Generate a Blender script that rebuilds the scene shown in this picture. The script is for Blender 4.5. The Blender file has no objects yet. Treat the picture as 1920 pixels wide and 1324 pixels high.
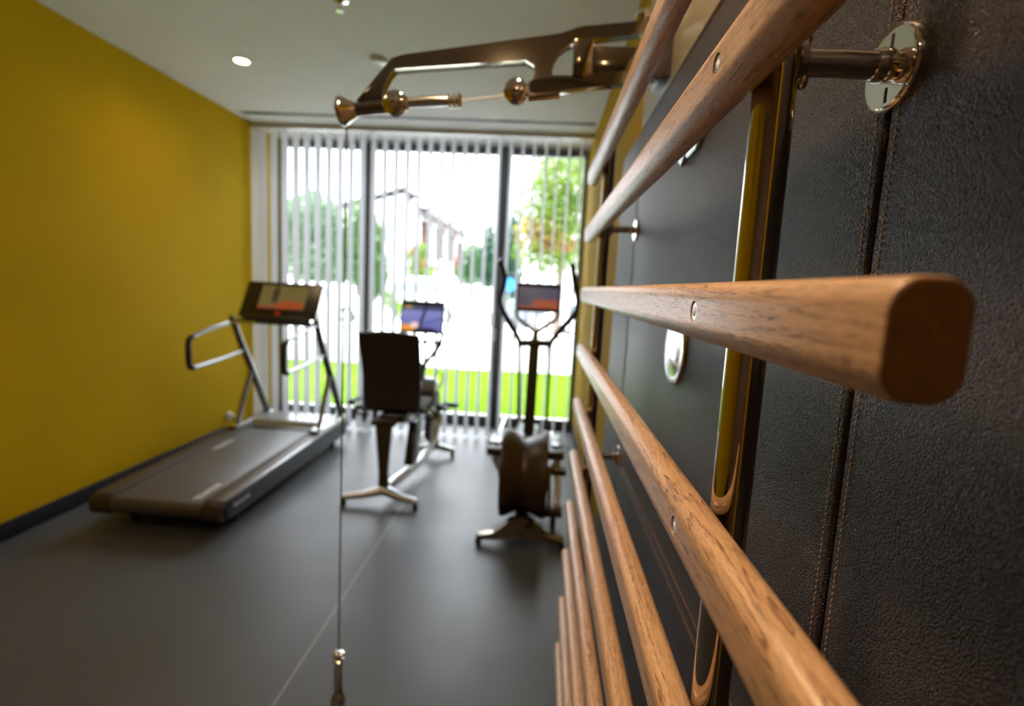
import bpy, bmesh, math, random
from mathutils import Vector, Matrix
random.seed(7)
C = bpy.context.scene.collection
SC = bpy.context.scene
PI = math.pi

# ------------------------------------------------------------------ camera
cam_d = bpy.data.cameras.new('camera'); cam = bpy.data.objects.new('camera', cam_d); C.objects.link(cam)
right = Vector((0.99707195, 0.05819955, 0.04960175))
up = Vector((-0.05640463, 0.12175926, 0.9909557))
fwd = Vector((-0.0516337, 0.9908519, -0.12468547))
m = Matrix.Identity(4)
for i in range(3):
    m[i][0] = right[i]; m[i][1] = up[i]; m[i][2] = -fwd[i]
m[2][3] = 1.65
cam.matrix_world = m
cam_d.sensor_fit = 'HORIZONTAL'; cam_d.sensor_width = 36.0
cam_d.lens = 981.9 / 1920 * 36.0
cam_d.clip_start = 0.02; cam_d.clip_end = 500
cam_d.dof.use_dof = True; cam_d.dof.focus_distance = 0.56; cam_d.dof.aperture_fstop = 3.1
SC.camera = cam

# ------------------------------------------------------------------ world, exposure
w = bpy.data.worlds.new('world'); SC.world = w; w.use_nodes = True
WN = w.node_tree.nodes; WL = w.node_tree.links
bg = WN['Background']; bg.inputs[0].default_value = (0.91, 0.925, 1.0, 1)
# overcast sky: the cloud deck is brighter overhead than at the horizon, exaggerated to light the room
wt = WN.new('ShaderNodeTexCoord'); wsx = WN.new('ShaderNodeSeparateXYZ'); WL.new(wt.outputs['Generated'], wsx.inputs[0])
wm = WN.new('ShaderNodeMapRange'); wm.interpolation_type = 'SMOOTHSTEP'
wm.inputs['From Min'].default_value = 0.15; wm.inputs['From Max'].default_value = 0.85
wm.inputs['To Min'].default_value = 3.7; wm.inputs['To Max'].default_value = 19.0
WL.new(wsx.outputs[2], wm.inputs['Value']); WL.new(wm.outputs[0], bg.inputs[1])
vs = SC.view_settings
vs.view_transform = 'Standard'; vs.look = 'None'; vs.gamma = 1; vs.use_curve_mapping = False
vs.exposure = 0.85
SC.cycles.max_bounces = 10; SC.cycles.diffuse_bounces = 6; SC.cycles.glossy_bounces = 5
SC.cycles.transparent_max_bounces = 16; SC.cycles.sample_clamp_indirect = 6.0
SC.cycles.caustics_reflective = False

def area(name, loc, rot, sx, sy, power, col, portal=False, disk=False):
    l = bpy.data.lights.new(name, 'AREA'); l.shape = 'DISK' if disk else 'RECTANGLE'
    l.size = sx
    if not disk: l.size_y = sy
    l.energy = power; l.color = col
    if portal: l.cycles.is_portal = True
    o = bpy.data.objects.new(name, l); C.objects.link(o); o.location = loc; o.rotation_euler = rot
    return o
# sky light enters through the glazed wall only (portal = sampling aid, emits nothing itself)
area('window_portal', (-1.34, 6.3, 1.6), (-PI/2, 0, 0), 3.6, 3.25, 1.0, (1, 1, 1), portal=True)
# the room's own warm downlights
DOWNLIGHTS = [(-2.31, 3.975), (-2.31, 1.1), (-0.35, 0.75), (-2.31, -1.2), (-0.35, -1.2), (-0.35, 2.6)]
LAMP_W = [3, 1.8, 12, 1.8, 5, 1.5]
for (lx, ly), pw in zip(DOWNLIGHTS, LAMP_W):
    a = area('downlight_lamp', (lx, ly, 3.197), (0, 0, 0), 0.09, 0.09, pw, (1.0, 0.66, 0.36), disk=True)
    a.data.spread = math.radians(150)

# ------------------------------------------------------------------ materials
def new_mat(name):
    mt = bpy.data.materials.new(name); mt.use_nodes = True
    return mt, mt.node_tree, mt.node_tree.nodes['Principled BSDF']
def mat(name, col, rough=0.5, metal=0.0, spec=0.5, noise=0.0, nscale=8.0, bump=0.0, bscale=60.0, coat=0.0):
    mt, nt, p = new_mat(name)
    p.inputs['Base Color'].default_value = (*col, 1); p.inputs['Roughness'].default_value = rough
    p.inputs['Metallic'].default_value = metal; p.inputs['Specular IOR Level'].default_value = spec
    p.inputs['Coat Weight'].default_value = coat
    tc = nt.nodes.new('ShaderNodeTexCoord')
    if noise:
        n = nt.nodes.new('ShaderNodeTexNoise'); n.inputs['Scale'].default_value = nscale; n.inputs['Detail'].default_value = 4
        nt.links.new(tc.outputs['Object'], n.inputs['Vector'])
        r = nt.nodes.new('ShaderNodeValToRGB')
        r.color_ramp.elements[0].position = 0.3; r.color_ramp.elements[1].position = 0.7
        r.color_ramp.elements[0].color = (*[c*(1-noise) for c in col], 1)
        r.color_ramp.elements[1].color = (*[min(1, c*(1+noise)) for c in col], 1)
        nt.links.new(n.outputs['Fac'], r.inputs['Fac']); nt.links.new(r.outputs['Color'], p.inputs['Base Color'])
    if bump:
        n2 = nt.nodes.new('ShaderNodeTexNoise'); n2.inputs['Scale'].default_value = bscale; n2.inputs['Detail'].default_value = 3
        nt.links.new(tc.outputs['Object'], n2.inputs['Vector'])
        b = nt.nodes.new('ShaderNodeBump'); b.inputs['Strength'].default_value = bump; b.inputs['Distance'].default_value = 0.002
        nt.links.new(n2.outputs['Fac'], b.inputs['Height']); nt.links.new(b.outputs['Normal'], p.inputs['Normal'])
    return mt
def emis(name, col, s):
    mt, nt, p = new_mat(name)
    p.inputs['Base Color'].default_value = (0, 0, 0, 1)
    p.inputs['Emission Color'].default_value = (*col, 1); p.inputs['Emission Strength'].default_value = s
    return mt

M = {}
M['yellow'] = mat('yellow_paint', (0.48, 0.305, 0.001), 0.8, spec=0.06, noise=0.02, nscale=3, bump=0.12, bscale=220)
M['ceiling'] = mat('ceiling_paint', (0.78, 0.79, 0.78), 0.8, spec=0.1, noise=0.02, nscale=2)
M['backwall'] = mat('brown_wall', (0.16, 0.09, 0.045), 0.5, noise=0.15, nscale=5)
M['baseboard'] = mat('black_baseboard', (0.008, 0.008, 0.011), 0.65, spec=0.2, noise=0.1)
M['frame'] = mat('grey_aluminium', (0.11, 0.12, 0.135), 0.45, metal=0.2, noise=0.05)
M['darkslot'] = mat('dark_slot', (0.03, 0.033, 0.032), 0.6, noise=0.1)
M['white'] = mat('white_plastic', (0.75, 0.75, 0.74), 0.35, noise=0.02)
M['black'] = mat('black_plastic', (0.016, 0.014, 0.014), 0.35, noise=0.1)
M['blackgloss'] = mat('black_gloss', (0.02, 0.021, 0.028), 0.4, spec=0.3, noise=0.05)
M['rubber'] = mat('black_rubber', (0.02, 0.019, 0.018), 0.6, noise=0.15, nscale=40)
M['belt'] = mat('treadmill_belt', (0.075, 0.07, 0.07), 0.42, noise=0.08, nscale=60, bump=0.2, bscale=400)
M['bronze'] = mat('brown_painted_metal', (0.062, 0.045, 0.032), 0.45, metal=0.2, noise=0.05)
M['silver'] = mat('brushed_silver', (0.62, 0.63, 0.65), 0.26, metal=1.0, noise=0.04, nscale=30)
M['darksteel'] = mat('dark_anodised_steel', (0.20, 0.20, 0.215), 0.3, metal=0.9, noise=0.05)
M['hood'] = mat('grey_hood', (0.42, 0.43, 0.45), 0.25, metal=0.4, noise=0.03)
M['silverpol'] = mat('polished_silver', (0.88, 0.89, 0.90), 0.22, metal=1.0, noise=0.01)
M['chrome'] = mat('polished_chrome', (0.78, 0.74, 0.69), 0.04, metal=1.0, noise=0.02)
M['postchrome'] = mat('dark_chrome', (0.58, 0.53, 0.48), 0.035, metal=1.0, noise=0.02)
M['steel'] = mat('polished_bronze_steel', (0.34, 0.29, 0.225), 0.10, metal=1.0, noise=0.04, nscale=12)
M['satin'] = mat('satin_steel', (0.60, 0.56, 0.50), 0.2, metal=1.0, noise=0.03)
M['beige'] = mat('beige_ceiling_reflection', (0.40, 0.36, 0.27), 0.25, noise=0.03)  # ceiling's reflection in the metal cap, painted as an even beige
M['fabric'] = mat('dark_mesh_fabric', (0.03, 0.024, 0.022), 0.8, noise=0.2, nscale=300, bump=0.5, bscale=500)
M['wheel'] = mat('brown_leather_cover', (0.045, 0.027, 0.016), 0.33, noise=0.12, nscale=10)
M['cable'] = mat('steel_cable', (0.28, 0.27, 0.27), 0.4, metal=0.8, noise=0.1, nscale=500)
M['thread'] = mat('tan_thread', (0.60, 0.38, 0.20), 0.7, noise=0.1, nscale=900)
M['endgrain'] = mat('oak_end_grain', (0.12, 0.05, 0.016), 0.55, noise=0.25, nscale=260)
M['logo'] = mat('pale_print', (0.75, 0.70, 0.66), 0.5, noise=0.02)
M['lampglow'] = emis('lamp_glow', (1.0, 0.80, 0.58), 9.0)
M['red'] = mat('red_button', (0.75, 0.03, 0.02), 0.35, noise=0.02)

def leather():
    mt, nt, p = new_mat('dark_leather'); N = nt.nodes; L = nt.links
    tc = N.new('ShaderNodeTexCoord')
    nz = N.new('ShaderNodeTexNoise'); nz.inputs['Scale'].default_value = 260; nz.inputs['Detail'].default_value = 2
    L.new(tc.outputs['Object'], nz.inputs['Vector'])
    mx = N.new('ShaderNodeVectorMath'); mx.operation = 'SCALE'; mx.inputs['Scale'].default_value = 0.0016
    L.new(nz.outputs['Color'], mx.inputs[0])
    ad = N.new('ShaderNodeVectorMath'); ad.operation = 'ADD'
    L.new(tc.outputs['Object'], ad.inputs[0]); L.new(mx.outputs[0], ad.inputs[1])
    sizes = []
    for sc in (420, 250):
        v = N.new('ShaderNodeTexVoronoi'); v.feature = 'DISTANCE_TO_EDGE'; v.inputs['Scale'].default_value = sc
        L.new(ad.outputs[0], v.inputs['Vector'])
        r = N.new('ShaderNodeMapRange'); r.inputs['From Max'].default_value = 0.22; r.interpolation_type = 'SMOOTHSTEP'
        L.new(v.outputs['Distance'], r.inputs['Value']); sizes.append(r)
    mm = N.new('ShaderNodeMix'); mm.data_type = 'FLOAT'; mm.inputs[0].default_value = 0.45
    L.new(sizes[0].outputs[0], mm.inputs[2]); L.new(sizes[1].outputs[0], mm.inputs[3])
    big = N.new('ShaderNodeTexNoise'); big.inputs['Scale'].default_value = 9
    L.new(tc.outputs['Object'], big.inputs['Vector'])
    b = N.new('ShaderNodeBump'); b.inputs['Strength'].default_value = 1.0; b.inputs['Distance'].default_value = 0.0024
    L.new(mm.outputs[0], b.inputs['Height'])
    b2 = N.new('ShaderNodeBump'); b2.inputs['Strength'].default_value = 0.25; b2.inputs['Distance'].default_value = 0.01
    L.new(big.outputs['Fac'], b2.inputs['Height']); L.new(b.outputs['Normal'], b2.inputs['Normal'])
    L.new(b2.outputs['Normal'], p.inputs['Normal'])
    cr = N.new('ShaderNodeValToRGB')
    cr.color_ramp.elements[0].color = (0.010, 0.007, 0.007, 1); cr.color_ramp.elements[1].color = (0.040, 0.028, 0.031, 1)
    L.new(mm.outputs[0], cr.inputs['Fac']); L.new(cr.outputs['Color'], p.inputs['Base Color'])
    p.inputs['Roughness'].default_value = 0.38; p.inputs['Specular Tint'].default_value = (0.97, 0.91, 1.0, 1); p.inputs['Specular IOR Level'].default_value = 0.5
    return mt
M['leather'] = leather()

def wood():
    mt, nt, p = new_mat('oiled_oak'); N = nt.nodes; L = nt.links
    tc = N.new('ShaderNodeTexCoord')
    oi = N.new('ShaderNodeObjectInfo')
    off = N.new('ShaderNodeVectorMath'); off.operation = 'SCALE'
    cb = N.new('ShaderNodeCombineXYZ'); L.new(oi.outputs['Random'], cb.inputs[0]); L.new(oi.outputs['Random'], cb.inputs[1]); L.new(oi.outputs['Random'], cb.inputs[2])
    L.new(cb.outputs[0], off.inputs[0]); off.inputs['Scale'].default_value = 7.0
    ad = N.new('ShaderNodeVectorMath'); ad.operation = 'ADD'; L.new(tc.outputs['Object'], ad.inputs[0]); L.new(off.outputs[0], ad.inputs[1])
    def mapping(s):
        mp = N.new('ShaderNodeMapping'); mp.inputs['Scale'].default_value = s; L.new(ad.outputs[0], mp.inputs['Vector']); return mp
    # growth rings
    mp = mapping((22, 1.1, 22))
    rn = N.new('ShaderNodeTexNoise'); rn.inputs['Scale'].default_value = 1.0; rn.inputs['Detail'].default_value = 3; rn.inputs['Distortion'].default_value = 0.5
    L.new(mp.outputs[0], rn.inputs['Vector'])
    mu = N.new('ShaderNodeMath'); mu.operation = 'MULTIPLY'; mu.inputs[1].default_value = 17; L.new(rn.outputs['Fac'], mu.inputs[0])
    fr = N.new('ShaderNodeMath'); fr.operation = 'FRACT'; L.new(mu.outputs[0], fr.inputs[0])
    ring = N.new('ShaderNodeMapRange'); ring.inputs['From Min'].default_value = 0.55; ring.inputs['From Max'].default_value = 1.0
    L.new(fr.outputs[0], ring.inputs['Value'])
    # pores: short dark dashes
    mp2 = mapping((1150, 70, 1150))
    pn = N.new('ShaderNodeTexNoise'); pn.inputs['Scale'].default_value = 1.0; pn.inputs['Detail'].default_value = 2
    L.new(mp2.outputs[0], pn.inputs['Vector'])
    pr = N.new('ShaderNodeMapRange'); pr.inputs['From Min'].default_value = 0.48; pr.inputs['From Max'].default_value = 0.58
    L.new(pn.outputs['Fac'], pr.inputs['Value'])
    pm = N.new('ShaderNodeMath'); pm.operation = 'MULTIPLY'
    r2 = N.new('ShaderNodeMath'); r2.operation = 'MULTIPLY_ADD'; r2.inputs[1].default_value = 0.65; r2.inputs[2].default_value = 0.33
    L.new(ring.outputs[0], r2.inputs[0]); L.new(r2.outputs[0], pm.inputs[0]); L.new(pr.outputs[0], pm.inputs[1])
    base = N.new('ShaderNodeMix'); base.data_type = 'RGBA'
    base.inputs[6].default_value = (0.74, 0.48, 0.29, 1); base.inputs[7].default_value = (0.54, 0.31, 0.165, 1)
    rs = N.new('ShaderNodeMath'); rs.operation = 'MULTIPLY'; rs.inputs[1].default_value = 0.75; L.new(ring.outputs[0], rs.inputs[0])
    L.new(rs.outputs[0], base.inputs[0])
    fin = N.new('ShaderNodeMix'); fin.data_type = 'RGBA'; fin.inputs[7].default_value = (0.15, 0.06, 0.025, 1)
    L.new(base.outputs[2], fin.inputs[6]); L.new(pm.outputs[0], fin.inputs[0])
    L.new(fin.outputs[2], p.inputs['Base Color'])
    b = N.new('ShaderNodeBump'); b.inputs['Strength'].default_value = 0.6; b.inputs['Distance'].default_value = 0.0006; b.invert = True
    L.new(pm.outputs[0], b.inputs['Height']); L.new(b.outputs['Normal'], p.inputs['Normal'])
    p.inputs['Roughness'].default_value = 0.42; p.inputs['Coat Weight'].default_value = 0.7; p.inputs['Coat Roughness'].default_value = 0.36
    return mt
M['wood'] = wood()

def floor_mat():
    mt, nt, p = new_mat('grey_rubber_floor'); N = nt.nodes; L = nt.links
    tc = N.new('ShaderNodeTexCoord')
    n = N.new('ShaderNodeTexNoise'); n.inputs['Scale'].default_value = 350; n.inputs['Detail'].default_value = 3
    n2 = N.new('ShaderNodeTexNoise'); n2.inputs['Scale'].default_value = 2.2; n2.inputs['Detail'].default_value = 5
    L.new(tc.outputs['Object'], n.inputs['Vector']); L.new(tc.outputs['Object'], n2.inputs['Vector'])
    r = N.new('ShaderNodeValToRGB'); r.color_ramp.elements[0].position = 0.35; r.color_ramp.elements[1].position = 0.7
    r.color_ramp.elements[0].color = (0.046, 0.050, 0.057, 1); r.color_ramp.elements[1].color = (0.062, 0.067, 0.075, 1)
    L.new(n.outputs['Fac'], r.inputs['Fac'])
    # welded joint between two sheets
    sx = N.new('ShaderNodeSeparateXYZ'); L.new(tc.outputs['Object'], sx.inputs[0])
    a = N.new('ShaderNodeMath'); a.operation = 'ADD'; a.inputs[1].default_value = 0.95; L.new(sx.outputs[0], a.inputs[0])
    ab = N.new('ShaderNodeMath'); ab.operation = 'ABSOLUTE'; L.new(a.outputs[0], ab.inputs[0])
    lt = N.new('ShaderNodeMath'); lt.operation = 'LESS_THAN'; lt.inputs[1].default_value = 0.0035; L.new(ab.outputs[0], lt.inputs[0])
    mi = N.new('ShaderNodeMix'); mi.data_type = 'RGBA'; mi.inputs[7].default_value = (0.24, 0.24, 0.25, 1)
    L.new(lt.outputs[0], mi.inputs[0]); L.new(r.outputs['Color'], mi.inputs[6]); L.new(mi.outputs[2], p.inputs['Base Color'])
    rr = N.new('ShaderNodeMapRange'); rr.inputs['To Min'].default_value = 0.36; rr.inputs['To Max'].default_value = 0.5
    L.new(n2.outputs['Fac'], rr.inputs['Value']); L.new(rr.outputs[0], p.inputs['Roughness'])
    b = N.new('ShaderNodeBump'); b.inputs['Strength'].default_value = 0.3; b.inputs['Distance'].default_value = 0.001
    L.new(n.outputs['Fac'], b.inputs['Height']); L.new(b.outputs['Normal'], p.inputs['Normal'])
    p.inputs['Specular IOR Level'].default_value = 0.5
    return mt
M['floor'] = floor_mat()

def slat_mat():
    mt, nt, p = new_mat('white_blind_fabric'); N = nt.nodes; L = nt.links
    p.inputs['Base Color'].default_value = (0.80, 0.82, 0.86, 1); p.inputs['Roughness'].default_value = 0.8
    t = N.new('ShaderNodeBsdfTranslucent'); t.inputs['Color'].default_value = (0.93, 0.94, 0.97, 1)
    mx = N.new('ShaderNodeMixShader'); mx.inputs[0].default_value = 0.6
    out = nt.nodes['Material Output']
    L.new(p.outputs[0], mx.inputs[1]); L.new(t.outputs[0], mx.inputs[2]); L.new(mx.outputs[0], out.inputs['Surface'])
    return mt
M['slat'] = slat_mat()

def glass_mat():
    mt = bpy.data.materials.new('window_glass'); mt.use_nodes = True; nt = mt.node_tree; N = nt.nodes; L = nt.links
    N.remove(N['Principled BSDF'])
    tr = N.new('ShaderNodeBsdfTransparent'); tr.inputs[0].default_value = (0.95, 0.97, 0.96, 1)
    gl = N.new('ShaderNodeBsdfGlossy'); gl.inputs['Roughness'].default_value = 0.02
    lw = N.new('ShaderNodeFresnel'); lw.inputs['IOR'].default_value = 1.45
    mx = N.new('ShaderNodeMixShader'); L.new(lw.outputs[0], mx.inputs[0]); L.new(tr.outputs[0], mx.inputs[1]); L.new(gl.outputs[0], mx.inputs[2])
    L.new(mx.outputs[0], N['Material Output'].inputs['Surface'])
    return mt
M['glass'] = glass_mat()

def screen_mat(name, kind, strength):
    """A small display picture built from gradients (generated coordinates of the flat screen: x across, z up)."""
    mt, nt, p = new_mat(name); N = nt.nodes; L = nt.links
    tc = N.new('ShaderNodeTexCoord'); s = N.new('ShaderNodeSeparateXYZ'); L.new(tc.outputs['Generated'], s.inputs[0])
    X, Z = s.outputs[0], s.outputs[2]
    def math_(op, a, b=None, c=None):
        n = N.new('ShaderNodeMath'); n.operation = op
        for i, v in enumerate((a, b, c)):
            if v is None: continue
            if isinstance(v, (int, float)): n.inputs[i].default_value = v
            else: L.new(v, n.inputs[i])
        return n.outputs[0]
    def mix(f, a, b):
        n = N.new('ShaderNodeMix'); n.data_type = 'RGBA'
        if isinstance(f, (int, float)): n.inputs[0].default_value = f
        else: L.new(f, n.inputs[0])
        for i, v in ((6, a), (7, b)):
            if isinstance(v, tuple): n.inputs[i].default_value = (*v, 1)
            else: L.new(v, n.inputs[i])
        return n.outputs[2]
    def ss(v, lo, hi):
        n = N.new('ShaderNodeMapRange'); n.interpolation_type = 'SMOOTHSTEP'; L.new(v, n.inputs['Value'])
        n.inputs['From Min'].default_value = lo; n.inputs['From Max'].default_value = hi; return n.outputs[0]
    nz = N.new('ShaderNodeTexNoise'); nz.inputs['Scale'].default_value = 5; L.new(tc.outputs['Generated'], nz.inputs['Vector'])
    def blob(cx, cz, rx, rz):
        dx = math_('DIVIDE', math_('SUBTRACT', X, cx), rx); dz = math_('DIVIDE', math_('SUBTRACT', Z, cz), rz)
        return ss(math_('ADD', math_('MULTIPLY', dx, dx), math_('MULTIPLY', dz, dz)), 1.3, 0.5)
    if kind == 'treadmill':
        c = mix(nz.outputs['Fac'], (0.20, 0.15, 0.04), (0.34, 0.27, 0.09))  # olive ground: reflection on the dim display, painted into the emission
        c = mix(blob(0.33, 0.6, 0.08, 0.4), c, (0.08, 0.055, 0.04))
        c = mix(blob(0.68, 0.16, 0.34, 0.2), c, (0.62, 0.12, 0.03))
        c = mix(blob(0.15, 0.05, 0.3, 0.1), c, (0.45, 0.11, 0.05))
    elif kind == 'bike':
        c = mix(ss(Z, 0.0, 1.0), (0.14, 0.15, 0.42), (0.24, 0.25, 0.55))
        c = mix(ss(Z, 0.74, 0.86), c, (0.06, 0.06, 0.12))
        c = mix(blob(0.16, 0.93, 0.1, 0.07), c, (0.35, 0.22, 0.05))
        c = mix(blob(0.14, 0.08, 0.3, 0.17), c, (0.80, 0.30, 0.04))
        c = mix(blob(0.33, 0.22, 0.11, 0.13), c, (0.85, 0.62, 0.55))
        tr = math_('ABSOLUTE', math_('SUBTRACT', math_('ADD', X, math_('MULTIPLY', Z, -0.16)), 0.44))
        c = mix(ss(tr, 0.055, 0.02), c, (0.03, 0.025, 0.08))
        br = math_('ABSOLUTE', math_('SUBTRACT', math_('MULTIPLY', math_('SUBTRACT', X, 0.5), 0.75), math_('SUBTRACT', Z, 0.2)))
        c = mix(math_('MULTIPLY', ss(br, 0.05, 0.01), ss(X, 0.5, 0.56)), c, (0.07, 0.07, 0.25))
        c = mix(blob(0.6, 0.03, 0.3, 0.12), c, (0.04, 0.03, 0.06))
    else:
        c = mix(ss(Z, 0.0, 1.0), (0.13, 0.09, 0.12), (0.10, 0.10, 0.15))
        c = mix(ss(X, 0.35, 0.15), c, (0.07, 0.07, 0.12))
        hill = math_('SUBTRACT', math_('MULTIPLY_ADD', blob(0.8, 0.0, 0.45, 9.0), 0.33, 0.10), Z)
        c = mix(ss(hill, -0.06, 0.1), c, (0.42, 0.10, 0.05))
    L.new(c, p.inputs['Emission Color']); p.inputs['Emission Strength'].default_value = strength
    p.inputs['Base Color'].default_value = (0.01, 0.01, 0.01, 1); p.inputs['Roughness'].default_value = 0.2
    return mt

# ------------------------------------------------------------------ mesh helpers
class MB:
    def __init__(s): s.bm = bmesh.new()
    def box(s, lo, hi, bev=0.0, seg=2, mtx=None):
        b = bmesh.new(); bmesh.ops.create_cube(b, size=1)
        c = [(lo[i]+hi[i])/2 for i in range(3)]; d = [abs(hi[i]-lo[i]) for i in range(3)]
        for v in b.verts: v.co = Vector((v.co.x*d[0]+c[0], v.co.y*d[1]+c[1], v.co.z*d[2]+c[2]))
        if bev: bmesh.ops.bevel(b, geom=b.edges[:], offset=min(bev, min(d)*0.49), segments=seg, profile=0.5, affect='EDGES')
        if mtx is not None: bmesh.ops.transform(b, matrix=mtx, verts=b.verts)
        s.add(b); return s
    def add(s, b):
        me = bpy.data.meshes.new('tmp'); b.to_mesh(me); s.bm.from_mesh(me); b.free(); bpy.data.meshes.remove(me)
    def cyl(s, p0, p1, r0, r1=None, seg=20):
        return s.tube([p0, p1], r0, seg, r_end=r1)
    def tube(s, pts, r, seg=14, r_end=None, flat=1.0, smooth=0, radii=None, updir=None):
        P = [Vector(p) for p in pts]
        if smooth:
            Q = []
            for i in range(len(P)-1):
                a, b, c, d = P[max(i-1, 0)], P[i], P[i+1], P[min(i+2, len(P)-1)]
                for k in range(smooth):
                    t = k/smooth
                    Q.append(0.5*((2*b)+(c-a)*t+(2*a-5*b+4*c-d)*t*t+(3*b-a-3*c+d)*t**3))
            Q.append(P[-1])
            if radii:
                n = len(radii)-1
                radii = [radii[min(int(i/smooth), n-1)]*(1-(i/smooth-min(int(i/smooth), n-1)))+radii[min(int(i/smooth), n-1)+1]*(i/smooth-min(int(i/smooth), n-1)) for i in range(len(Q))]
            P = Q
        n = len(P)
        T = []
        for i in range(n):
            t = (P[min(i+1, n-1)]-P[max(i-1, 0)]).normalized(); T.append(t)
        u = Vector(updir) if updir else (Vector((0, 0, 1)) if abs(T[0].z) < 0.9 else Vector((1, 0, 0)))
        rings = []
        for i in range(n):
            u = (u - T[i]*u.dot(T[i])).normalized(); v = T[i].cross(u)
            rr = radii[i] if radii else (r if r_end is None else r+(r_end-r)*i/(n-1))
            rings.append([s.bm.verts.new(P[i]+u*math.cos(2*PI*k/seg)*rr+v*math.sin(2*PI*k/seg)*rr*flat) for k in range(seg)])
        for i in range(n-1):
            for k in range(seg):
                s.bm.faces.new((rings[i][k], rings[i][(k+1) % seg], rings[i+1][(k+1) % seg], rings[i+1][k]))
        s.bm.faces.new(list(reversed(rings[0]))); s.bm.faces.new(rings[-1]); return s
    def lathe(s, prof, origin, axis, seg=40, closed=False):
        """prof: list of (distance along axis, radius)."""
        ax = Vector(axis).normalized(); o = Vector(origin)
        u = ax.orthogonal().normalized(); v = ax.cross(u)
        rings = []
        for d, r in prof:
            rings.append([s.bm.verts.new(o+ax*d+(u*math.cos(2*PI*k/seg)+v*math.sin(2*PI*k/seg))*max(r, 1e-5)) for k in range(seg)])
        for i in range(len(rings)-1):
            for k in range(seg):
                s.bm.faces.new((rings[i][k], rings[i][(k+1) % seg], rings[i+1][(k+1) % seg], rings[i+1][k]))
        if closed:
            for k in range(seg): s.bm.faces.new((rings[-1][k], rings[-1][(k+1) % seg], rings[0][(k+1) % seg], rings[0][k]))
        else:
            s.bm.faces.new(list(reversed(rings[0]))); s.bm.faces.new(rings[-1])
        return s
    def sphere(s, c, r, sc=(1, 1, 1), seg=24):
        b = bmesh.new(); bmesh.ops.create_uvsphere(b, u_segments=seg, v_segments=seg//2, radius=r)
        for v in b.verts: v.co = Vector((v.co.x*sc[0]+c[0], v.co.y*sc[1]+c[1], v.co.z*sc[2]+c[2]))
        s.add(b); return s
    def torus(s, c, axis, R, r, seg=36, rs=10):
        prof = [(r*math.sin(2*PI*k/rs), R+r*math.cos(2*PI*k/rs)) for k in range(rs)]
        return s.lathe(prof, c, axis, seg, closed=True)
    def prism(s, pts, depth_vec, bev=0.0):
        """extruded polygon; pts are 3D points in one plane."""
        b = bmesh.new(); dv = Vector(depth_vec)
        A = [b.verts.new(Vector(p)) for p in pts]; B = [b.verts.new(Vector(p)+dv) for p in pts]
        n = len(pts)
        b.faces.new(A); b.faces.new(list(reversed(B)))
        for i in range(n): b.faces.new((A[i], B[i], B[(i+1) % n], A[(i+1) % n]))
        if bev: bmesh.ops.bevel(b, geom=b.edges[:], offset=bev, segments=2, profile=0.5, affect='EDGES')
        bmesh.ops.triangulate(b, faces=[f for f in b.faces if len(f.verts) > 4])
        s.add(b); return s
    def quad(s, a, b, c, d):
        s.bm.faces.new([s.bm.verts.new(Vector(p)) for p in (a, b, c, d)]); return s
    def build(s, name, material, parent=None, smooth=True, origin=None):
        bmesh.ops.recalc_face_normals(s.bm, faces=s.bm.faces)
        me = bpy.data.meshes.new(name)
        if origin is None and parent is None:
            vs_ = [v.co for v in s.bm.verts]
            origin = Vector((sum(v.x for v in vs_)/len(vs_), sum(v.y for v in vs_)/len(vs_), min(v.z for v in vs_)))
        if parent is not None: origin = Vector(world_loc(parent)) if origin is None else Vector(origin)
        origin = Vector(origin)
        for v in s.bm.verts: v.co -= origin
        s.bm.to_mesh(me); s.bm.free()
        if smooth:
            for p in me.polygons: p.use_smooth = True
            me.set_sharp_from_angle(angle=math.radians(38))
        me.materials.append(material)
        o = bpy.data.objects.new(name, me); C.objects.link(o)
        if parent is not None:
            o.parent = parent; o.location = origin-Vector(world_loc(parent))
        else: o.location = origin
        o['wl'] = list(origin)
        return o
def world_loc(o): return o['wl'] if 'wl' in o.keys() else o.location
def tag(o, label, cat, group=None, kind=None):
    o['label'] = label; o['category'] = cat
    if group: o['group'] = group
    if kind: o['kind'] = kind
    return o
def thing(name, label, cat, loc, group=None):
    o = bpy.data.objects.new(name, None); C.objects.link(o); o.location = loc; o['wl'] = list(loc)
    o.empty_display_size = 0.1
    return tag(o, label, cat, group)
def struct(name, mb, mt, parent=None, **k):
    o = mb.build(name, mt, parent, **k); 
    if parent is None: o['kind'] = 'structure'
    return o
def text_mesh(name, txt, size, mt, parent, mtx):
    cu = bpy.data.curves.new(name, 'FONT'); cu.body = txt; cu.size = size; cu.extrude = 0.0006; cu.align_x = 'CENTER'; cu.align_y = 'CENTER'; cu.offset = size*0.012
    t = bpy.data.objects.new(name, cu); C.objects.link(t)
    me = bpy.data.meshes.new_from_object(t.evaluated_get(bpy.context.evaluated_depsgraph_get()))
    bpy.data.objects.remove(t); bpy.data.curves.remove(cu)
    pl = Vector(world_loc(parent))
    me.transform(Matrix.Translation(-pl) @ mtx)
    me.materials.clear(); me.materials.append(mt)
    o = bpy.data.objects.new(name, me); C.objects.link(o); o.parent = parent; o['wl'] = list(pl)
    return o

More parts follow.
